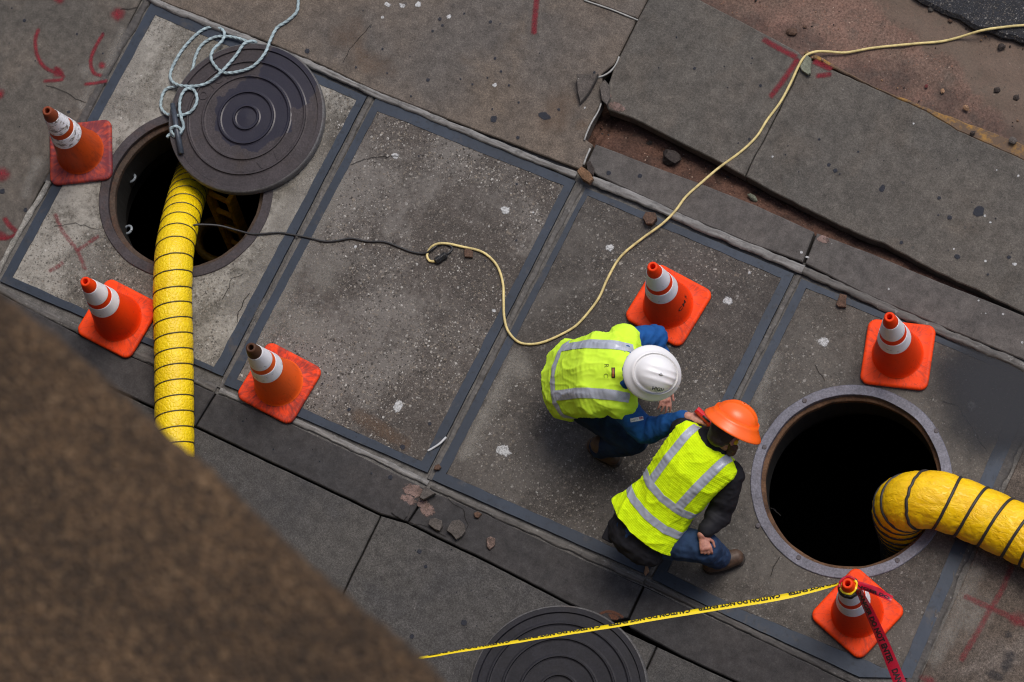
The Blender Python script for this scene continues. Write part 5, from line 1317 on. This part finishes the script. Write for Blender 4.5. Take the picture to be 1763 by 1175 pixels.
def helmet(c, up, front, mat, parent, name='hard_hat'):
    """full-brim hard hat: an oval dome with three ribs, a rolled brim all round"""
    up = up.normalized(); front = (front - up * front.dot(up)).normalized(); side = up.cross(front)
    M = lambda x, y, z: c + front * x + side * y + up * z
    nu, rows = 96, []
    V = []
    for k in range(17):                                   # dome, crown to rim
        a = math.radians(2 + 84 * k / 16); rows.append((math.sin(a), math.cos(a) ** 0.86, 'd'))
    prof = rows + [(1.015, 0.055, 'b'), (1.07, 0.030, 'b'), (1.18, 0.012, 'b'), (1.30, -0.002, 'b'), (1.375, -0.014, 'b'), (1.385, -0.020, 'b'), (1.36, -0.022, 'b'), (1.2, -0.004, 'b'), (1.0, 0.004, 'b')]
    for rr, hh, kd in prof:
        for k in range(nu):
            t = 2 * math.pi * k / nu; cx_, sy = math.cos(t), math.sin(t)
            lx, ly = 0.128, 0.108
            if kd == 'd':
                x, y, z = rr * lx * cx_, rr * ly * sy, hh * 0.118 + 0.012
                ridge_h = 0.0
                for y0 in (-0.036, 0.0, 0.036):
                    ridge_h += 0.0048 * math.exp(-((y - y0) / 0.0085) ** 2)
                env = max(0.0, min(1.0, (0.97 - rr) * 6)) * max(0.0, min(1.0, (x + 0.105) * 14))
                z += ridge_h * env; x += ridge_h * env * 0.5 * rr * cx_
            else:
                ex = 0.008 * max(0, cx_) if rr > 1.1 else 0
                x, y, z = (rr * lx - (rr - 1) * 0.018 + ex) * cx_, (rr * ly + (rr - 1) * 0.006) * sy, hh * 1.0 + 0.006 - (0.006 * cx_ if rr > 1.1 else 0)
            V.append(M(x, y, z))
    Fc = [(i * nu + k, i * nu + (k + 1) % nu, (i + 1) * nu + (k + 1) % nu, (i + 1) * nu + k) for i in range(len(prof) - 1) for k in range(nu)]
    Fc.append(tuple(range(nu)))
    o = mesh(name, V, Fc, mat, parent, True)
    return o, M
def project_text(txt, size, px, py, ang, me_obj, mat, name, parent, bold=0.0, lift=0.002, box_=None, up_px=None):
    """lay lettering (or a plain patch) on a cloth surface round the point seen at (px, py)"""
    me = me_obj if isinstance(me_obj, bpy.types.Mesh) else me_obj.data
    bv = BVHTree.FromPolygons([v.co for v in me.vertices], [tuple(p.vertices) for p in me.polygons])
    def ray(x, y):
        d = (CAM_R @ Vector((x - CX, y - CY, F_PX))).normalized(); return bv.ray_cast(CAM_P, d)
    if box_: 
        n = 6; V = [Vector((box_[0] * (i / n - .5), box_[1] * (j / n - .5), 0)) for j in range(n + 1) for i in range(n + 1)]
        Fc = [(j * (n + 1) + i, j * (n + 1) + i + 1, (j + 1) * (n + 1) + i + 1, (j + 1) * (n + 1) + i) for j in range(n) for i in range(n)]
    else: V, Fc = text_verts(txt, size, bold); V = [Vector((v.x, v.y - size * 0.36, 0)) for v in V]
    ca, sa = math.cos(math.radians(ang)), math.sin(math.radians(ang)); out = []
    for v in V:
        qx, qy = v.x * 315, -v.y * 315
        h, nm, _, _ = ray(px + qx * ca - qy * sa, py + qx * sa + qy * ca)
        if h is None: return None
        if nm.z < 0: nm = -nm
        out.append(h + nm * lift)
    o = mesh(name, out, Fc, mat, parent)
    if not box_ and len(txt) > 1: o['kind'] = 'stuff'
    return o

def build_person(J, label, o):
    root = empty('person', (0, 0, 0), label=label, cat='person', group='utility workers crouching by the right manhole')
    u = (J['shR'] - J['shL']).normalized(); t = (J['neck'] - J['pelvis']).normalized()
    u = (u - t * u.dot(t)).normalized(); w_ = u.cross(t)
    if w_.z < 0: w_ = -w_
    k = o.get('tw', 1.0)
    spine = [(J['pelvis'], .155, .115), (J['waist'], .145 * k, .105), (J['chest'], .165 * k, .12), (J['upper'], .150 * k, .095), (J['neck'], .065, .062)]
    def torso(g, gd=None, upto=5):
        return [(c, a + g, d + (gd if gd is not None else g)) for c, a, d in spine[:upto]]
    # ---- body: one continuous figure
    B = Blob(); B.chain(torso(-0.012), u)
    B.limb(J['neck'], .055, J['head'], .052)
    hu, hf = o['head_up'].normalized(), o['head_front'].normalized(); hf = (hf - hu * hf.dot(hu)).normalized(); hs = hu.cross(hf)
    HR = Matrix((hf, hs, hu)).transposed(); hc = J['head']; H = lambda x, y, z: hc + hf * x + hs * y + hu * z
    B.ell(hc, .098, .077, .10, HR); B.ell(H(.03, 0, -.055), .066, .058, .062, HR); B.ell(H(.068, 0, -.09), .026, .03, .022, HR)
    B.ell(H(.105, 0, -.022), .016, .013, .022, HR); B.ell(H(.096, 0, -.052), .012, .026, .008, HR)
    for sg in (-1, 1):
        B.ell(H(-.004, sg * .078, -.02), .020, .009, .031, HR); B.ell(H(.085, sg * .03, -.002), .012, .018, .010, HR)
    for sd in 'LR':
        B.limb(J['sh' + sd], .062, J['el' + sd], .044).limb(J['el' + sd], .042, J['wr' + sd], .029)
        B.limb(J['upper'], .07, J['sh' + sd], .062)
        B.limb(J['hip' + sd], .085, J['kn' + sd], .056).limb(J['kn' + sd], .055, J['an' + sd], .040)
        B.limb(J['an' + sd], .036, Vector((*(J['to' + sd] * 0.5 + J['an' + sd] * 0.5).xy, .05)), .028)
        hd = o['hand' + sd]; hand(B, J['wr' + sd], **hd)
    obj_of('body', B.mesh(0.0045, 3), o['skin'], root, True)
    # ---- trousers
    B = Blob(); B.chain([(J['pelvis'] - t * 0.03, .172, .138), (J['waist'], .155, .118)], u)
    for sd in 'LR': B.limb(J['hip' + sd], .108, J['kn' + sd], .086).limb(J['kn' + sd], .086, J['an' + sd] + Vector((0, 0, .03)), .066)
    me = B.mesh(0.008, 4)
    wrinkle(me, lambda p, n_: 0.006 * ridged(p * 13) + 0.003 * ridged(p * 29))
    obj_of('trousers', me, o['trousers'], root, True)
    for sd in 'LR': boot(J['an' + sd], J['to' + sd], root)
    # ---- shirt or jacket with sleeves
    B = Blob(); B.chain(torso(o.get('jg', 0.02)), u)
    if o.get('hem'): B.chain([(J['pelvis'] + o['hem'] * 0.105 - w_ * 0.035, .190, .125), (J['waist'] - w_ * 0.01, .15, .115)], u)
    for sd in 'LR':
        B.limb(J['upper'], .068, J['sh' + sd], .074)
        B.limb(J['sh' + sd], .076, J['el' + sd], .064).limb(J['el' + sd], .064, J['wr' + sd] - (J['wr' + sd] - J['el' + sd]).normalized() * .035, .042)
    B.limb(J['neck'] - t * 0.03, o.get('nk', .074), J['neck'] + (J['head'] - J['neck']) * 0.30, .062)
    me = B.mesh(0.0075, 3)
    def fold(p, n_):
        d = 0.0
        for sd in 'LR':                                     # deep rings of cloth round the elbows
            e = (p - J['el' + sd]).length
            ax = (J['wr' + sd] - J['sh' + sd]).normalized(); s = (p - J['el' + sd]).dot(ax)
            d += 0.015 * math.exp(-(e / 0.17) ** 2) * ridged(Vector((s * 17, p.x * 5, p.y * 5)))
        return d + 0.005 * ridged(p * 12) + 0.003 * ridged(p * 26)
    wrinkle(me, fold)
    top = obj_of('jacket' if o['top'] is M_JACKET else 'shirt', me, o['top'], root, True)
    # ---- vest
    B = Blob(); g = o['vg']
    pts = torso(g, g * 0.75, 4); pts[0] = (J['pelvis'] + t * o['hem_up'], pts[0][1] + o['flare'], pts[0][2] + o['flare'] * 0.9)
    pts[3] = (pts[3][0], pts[3][1] + o.get('shw', 0.0), pts[3][2])
    B.chain(pts, u)
    if o.get('neckcover'): B.chain([(J['upper'], .185, .130), (J['upper'].lerp(J['neck'], o['neckcover']) + w_ * .008, .125, .112)], u)
    for sd in 'LR':
        if o['sleeves']:
            B.limb(J['upper'], .115, J['sh' + sd], .100).limb(J['sh' + sd], .098, J['sh' + sd].lerp(J['el' + sd], o['sleeves'][sd]), .084)
        else:
            B.limb(J['upper'], .09, J['sh' + sd] * 0.80 + J['upper'] * 0.20, .074)
    me = B.mesh(0.0065, 4)
    org = J['pelvis']
    def vf(p, n_):
        q = p - org; a, b = q.dot(t), q.dot(u)
        hem = max(0.0, 1 - (a - o['hem_t']) / 0.22)
        d = 0.007 * hem * noise.noise(Vector((b * 16, a * 3, 1.0)))
        sh = lambda z: max(0.0, 1 - 2.2 * abs(noise.noise(z))) ** 2.5
        d += 0.008 * noise.noise(Vector((a * 4, b * 5, 7))) + 0.011 * sh(Vector((a * 4.5 + b * 5, b * 8 - a * 5, q.dot(w_) * 3))) + 0.006 * sh(Vector((a * 9 - b * 7, b * 17 + a * 4, 3)))
        hem2 = max(0.0, 1 - (a - o['hem_t']) / 0.30); d += 0.010 * hem2 * sh(Vector((b * 10 + a * 3, a * 2.0, 12)))
        return d
    wrinkle(me, lambda p, n_: vf(p, n_) * o.get('fold', 1.0))
    bm = bmesh.new(); bm.from_mesh(me); cut(bm, org + t * o['hem_t'] + u * 0, -t + u * o.get('hem_slant', 0.0)); bm.to_mesh(me); bm.free()
    frame_uv(me, org, t, u, w_)
    vest = obj_of('safety_vest', me, o['vest'], root, True)
    md = vest.modifiers.new('thick', 'SOLIDIFY'); md.thickness = 0.005; md.offset = -1
    P = lambda a, b: org + t * a + u * b
    for st in o['stripes']:
        pl = []
        if 'a0' in st: pl.append((P(st['a0'], 0), -t + u * st.get('sl', 0))); pl.append((P(st['a1'], 0), t - u * st.get('sl', 0)))
        if 'b0' in st:
            tt = t + u * st.get('lean', 0.0); nn = (u - t * st.get('lean', 0.0))
            pl.append((P(st['at'], st['b0']), -nn)); pl.append((P(st['at'], st['b1']), nn))
        if 'from' in st: pl.append((P(st['from'], 0), -t + u * st.get('fsl', 0)))
        pl.append((org - w_ * st.get('back', 0.02), -w_))
        strip(me, pl, 0.0028, 'reflective_stripe', M_REFL, root)
    return root, dict(t=t, u=u, w=w_, org=org, vest=vest, top=top, H=H, HR=HR, spine=spine)

def plastic(name, c, rough=0.32):
    N = NT(name); v = N.obj()
    b = N.mix(N.math('MULTIPLY', N.smooth(N.noise(v, 55, 6, 0.72), 0.62, 0.75), 0.25), c, tuple(x * 0.55 for x in c))
    N.col(b); N.rough(N.math('ADD', rough, N.math('MULTIPLY', N.noise(v, 18, 5), 0.15))); N.bump(N.noise(v, 90, 3), 0.03, 0.002); return N.m
def jl(**k): return {a: W(*b) for a, b in k.items()}
CAMDIR = (CAM_P - W(1150, 750)).normalized()

# ---- white helmet: squatting, bent forward to the right, holding out a red lamp
JW = jl(pelvis=(978, 655, .36), waist=(985, 653, .50), chest=(1030, 645, .655), upper=(1062, 641, .715), neck=(1084, 642, .775), head=(1116, 648, .865),
        shL=(1074, 588, .665), elL=(1128, 582, .50), wrL=(1142, 664, .36), shR=(1067, 693, .665), elR=(1110, 744, .52), wrR=(1184, 718, .74),
        hipL=(990, 628, .33), knL=(1092, 622, .40), anL=(1062, 662, .11), toL=(1105, 668, .03), hipR=(996, 690, .33), knR=(1090, 757, .33), anR=(1036, 772, .12), toR=(1066, 796, .03))
upW = (CAMDIR + DIR(1, 0.15) * 0.42).normalized()
RW, IW = build_person(JW, 'person in white hard hat and blue shirt, squatting and holding out a red lamp', dict(
    skin=SKIN2.m, trousers=M_JEANS_D, top=M_SHIRT, vest=M_LIME_W, head_up=upW, head_front=DIR(1, .15, -.6), tw=1.22, nk=.064, neckcover=0.50, fold=0.6, jg=0.014, vg=0.046, flare=0.035, hem_up=0.0, hem_t=0.0, sleeves=dict(L=.08, R=.08), hem_slant=0.0,
    handL=dict(d=DIR(.12, 1, -.15), palm=DIR(-.6, .1, -.8), curl=(.3, .35, .25), spread=1.2, thumb_side=1, thumb_close=.3),
    handR=dict(d=DIR(1, .08, -.1), palm=DIR(.1, .25, -1), curl=(.55, .7, .5), spread=.9, thumb_side=-1, thumb_close=.8),
    stripes=[dict(a0=.115, a1=.165, back=0.03), dict(b0=-.165, b1=-.112, at=.35, **{'from': .165}, lean=0.0, back=0.02), dict(b0=.112, b1=.165, at=.35, **{'from': .165}, back=0.02)]))
hw, MW = helmet(W(1123, 643, .925), upW, DIR(1, 0.18, -.5), plastic('white_helmet', (0.80, 0.80, 0.82)), RW)

# ---- orange helmet: kneeling, bent over with the head turned to the right
JO = jl(pelvis=(1108, 908, .44), waist=(1145, 862, .58), chest=(1188, 808, .70), upper=(1214, 778, .755), neck=(1234, 755, .80), head=(1252, 742, .875),
        shL=(1178, 742, .71), elL=(1196, 738, .46), wrL=(1222, 768, .36), shR=(1258, 818, .67), elR=(1238, 884, .52), wrR=(1209, 921, .56),
        hipL=(1092, 884, .40), knL=(1150, 852, .10), anL=(1106, 930, .09), toL=(1092, 952, .03), hipR=(1126, 928, .40), knR=(1213, 943, .45), anR=(1238, 962, .13), toR=(1280, 958, .03))
upO = (DIR(.52, -.74, .45)).normalized()
RO, IO = build_person(JO, 'person in orange hard hat and black jacket, kneeling with one hand on the knee', dict(
    skin=SKIN.m, trousers=M_JEANS, top=M_JACKET, vest=M_LIME_O, head_up=upO, head_front=DIR(.62, .25, -1.5), tw=1.0, fold=0.55, jg=0.012, vg=0.040, flare=0.045, hem_up=0.0, hem_t=0.015, sleeves=False, hem_slant=0.0, shw=0.03, hem=-DIR(115, -165, .3),
    handL=dict(d=DIR(1, .1, -.2), palm=DIR(0, 0, -1), curl=(.4, .5, .4), thumb_side=1),
    handR=dict(d=DIR(.25, 1, -.15), palm=DIR(-.1, .2, -1), curl=(.6, .9, .7), spread=.5, size=.92, thumb_side=1, thumb_close=.7),
    stripes=[dict(a0=.125, a1=.172, back=0.0), dict(a0=.265, a1=.312, back=0.0), dict(b0=-.135, b1=-.088, at=.45, lean=-0.05, **{'from': .312}, back=0.0), dict(b0=.088, b1=.135, at=.45, lean=0.05, **{'from': .312}, back=0.0)]))
ho, MO = helmet(W(1262, 731, .905), upO, DIR(.86, .5, -.2), plastic('orange_helmet', (0.94, 0.125, 0.008), 0.28), RO)
# hair, beard and a yellow earplug on the head that shows
H = IO['H']; HR = IO['HR']
M_HAIR = simple('dark_hair', lin(38, 30, 26), 0.6, grain=0.3, scale=120, bump=0.4)
B = Blob(); B.ell(H(-.02, 0, .0), .092, .082, .09, HR); B.ell(H(-.045, 0, -.05), .055, .066, .05, HR); obj_of('hair', B.mesh(0.006, 2), M_HAIR, RO, True)
M_BEARD = simple('brown_beard', lin(74, 48, 34), 0.7, grain=0.35, scale=140, bump=0.5)
B = Blob()
for sg in (-1, 1): B.limb(H(.01, sg * .068, -.045), .020, H(.055, sg * .045, -.10), .026)
B.limb(H(.066, -.034, -.098), .033, H(.066, .034, -.098), .033)
B.limb(H(.03, -.07, -.06), .026, H(.03, .07, -.06), .026); obj_of('beard', B.mesh(0.005, 2), M_BEARD, RO, True)
for sg in (-1, 1):
    B = Blob(); B.ell(H(.004, sg * .088, -.018), .013, .014, .016, HR); obj_of('earplug', B.mesh(0.003, 2), simple('yellow_foam', (0.75, .55, .02), .7), RO, True)

# lettering and patches on the clothes
M_DKTEXT = simple('dark_print', lin(26, 34, 40), 0.5); M_MARKER = simple('marker_pen', lin(120, 136, 40), 0.8)
hat_me = hw.data
project_text('HIGH', 0.027, 1133, 670, 12, hat_me, M_DKTEXT, 'lettering', RW, 0.0007, 0.0012)
project_text('SAFETY', 0.008, 1131, 675, 14, hat_me, simple('grey_print', lin(120, 128, 134), .5), 'lettering', RW, 0.0, 0.0012)
project_text('R', 0.036, 1045, 630, 92, IW['vest'], M_MARKER, 'lettering', RW, 0.0, 0.003)
project_text('C', 0.036, 1044, 647, 92, IW['vest'], M_MARKER, 'lettering', RW, 0.0, 0.003)
lb = project_text('', 0, 1056, 642, 0, IW['vest'], simple('label_black', lin(24, 22, 20), .6), 'label_patch', RW, lift=0.003, box_=(0.019, 0.056))
project_text('', 0, 1056, 642, 0, IW['vest'], simple('label_brown', lin(150, 86, 40), .6), 'label_print', RW, lift=0.0045, box_=(0.010, 0.044))
pt_ = project_text('', 0, 1096, 722, -10, IW['top'], simple('white_patch', lin(198, 204, 210), .7), 'sleeve_patch', RW, lift=0.004, box_=(0.070, 0.021))
project_text('SAFETY', 0.0125, 1092, 723, -10, IW['top'], simple('patch_grey', lin(66, 76, 80), .7), 'lettering', RW, 0.0, 0.0055)
project_text('FR', 0.018, 1103, 720, -14, IW['top'], simple('patch_red', lin(150, 26, 50), .7), 'lettering', RW, 0.0006, 0.0055)

# the red lamp held between the two heads
M_LAMP = simple('red_plastic_lamp', (0.60, 0.012, 0.022), 0.3, grain=0.1)
la, lb_ = W(1199, 705, .77), W(1233, 738, .72)
lamp = empty('hand_lamp', tuple(la), label='red hand lamp held out beside the orange hard hat', cat='lamp')
def lampr(i, s, an):
    t_ = i / 30; return (0.020 if t_ < .62 else 0.020 + 0.010 * min(1, (t_ - .62) * 6)) * (1 + 0.05 * math.cos(an * 6))
V, Fc = sweep([la.lerp(lb_, k / 30) for k in range(31)], lampr, 24); mesh('case', V, Fc, M_LAMP, lamp, True)
V, Fc = sweep([la.lerp(lb_, k / 6) + CAMDIR * 0.021 for k in range(2, 5)], 0.006, 8); mesh('switch', V, Fc, M_CORD_K, lamp, True)
V, Fc = sweep([lb_ + (lb_ - la).normalized() * q for q in (0.0, 0.004)], 0.026, 24); mesh('lens', V, Fc, simple('lens', lin(200, 205, 210), .15), lamp, True)

# radio in its pouch at the kneeling worker's belt
rc_ = W(1056, 908, .44); dr = DIR(-.48, .80, -.35); sr = dr.cross(Vector((0, 0, 1))).normalized(); ur = sr.cross(dr)
RR = Matrix((sr, ur, dr)).transposed()
radio = empty('radio', tuple(rc_), label='black two-way radio in a belt pouch at the kneeling worker\'s hip', cat='radio')
V, Fc = bevel_box(rc_ + dr * 0.035, 0.066, 0.036, 0.10, 0.008, RR); mesh('pouch', V, Fc, M_JACKET, radio)
V, Fc = bevel_box(rc_ - dr * 0.045, 0.056, 0.032, 0.075, 0.008, RR); mesh('case', V, Fc, M_CORD_K, radio)
V, Fc = bevel_box(rc_ - dr * 0.05 + ur * 0.016, 0.034, 0.004, 0.035, 0.001, RR, 1); mesh('display', V, Fc, simple('display', lin(84, 92, 104), .25), radio)
for q, m_ in ((-0.016, simple('orange_knob', lin(200, 80, 30), .5)), (0.014, M_CORD_K)):
    V, Fc = sweep([rc_ - dr * 0.03 + sr * q + ur * 0.014, rc_ - dr * 0.03 + sr * q + ur * 0.026], 0.008, 14); mesh('knob', V, Fc, m_, radio, True)
for nm, JJ in ():
    print(nm, {k: round((JJ[a] - JJ[b]).length, 2) for k, a, b in (('uaL', 'shL', 'elL'), ('faL', 'elL', 'wrL'), ('uaR', 'shR', 'elR'), ('faR', 'elR', 'wrR'), ('thL', 'hipL', 'knL'), ('shnL', 'knL', 'anL'), ('thR', 'hipR', 'knR'), ('shnR', 'knR', 'anR'), ('sh', 'shL', 'shR'), ('spine', 'pelvis', 'neck'), ('ftR', 'anR', 'toR'), ('ftL', 'anL', 'toL'))})
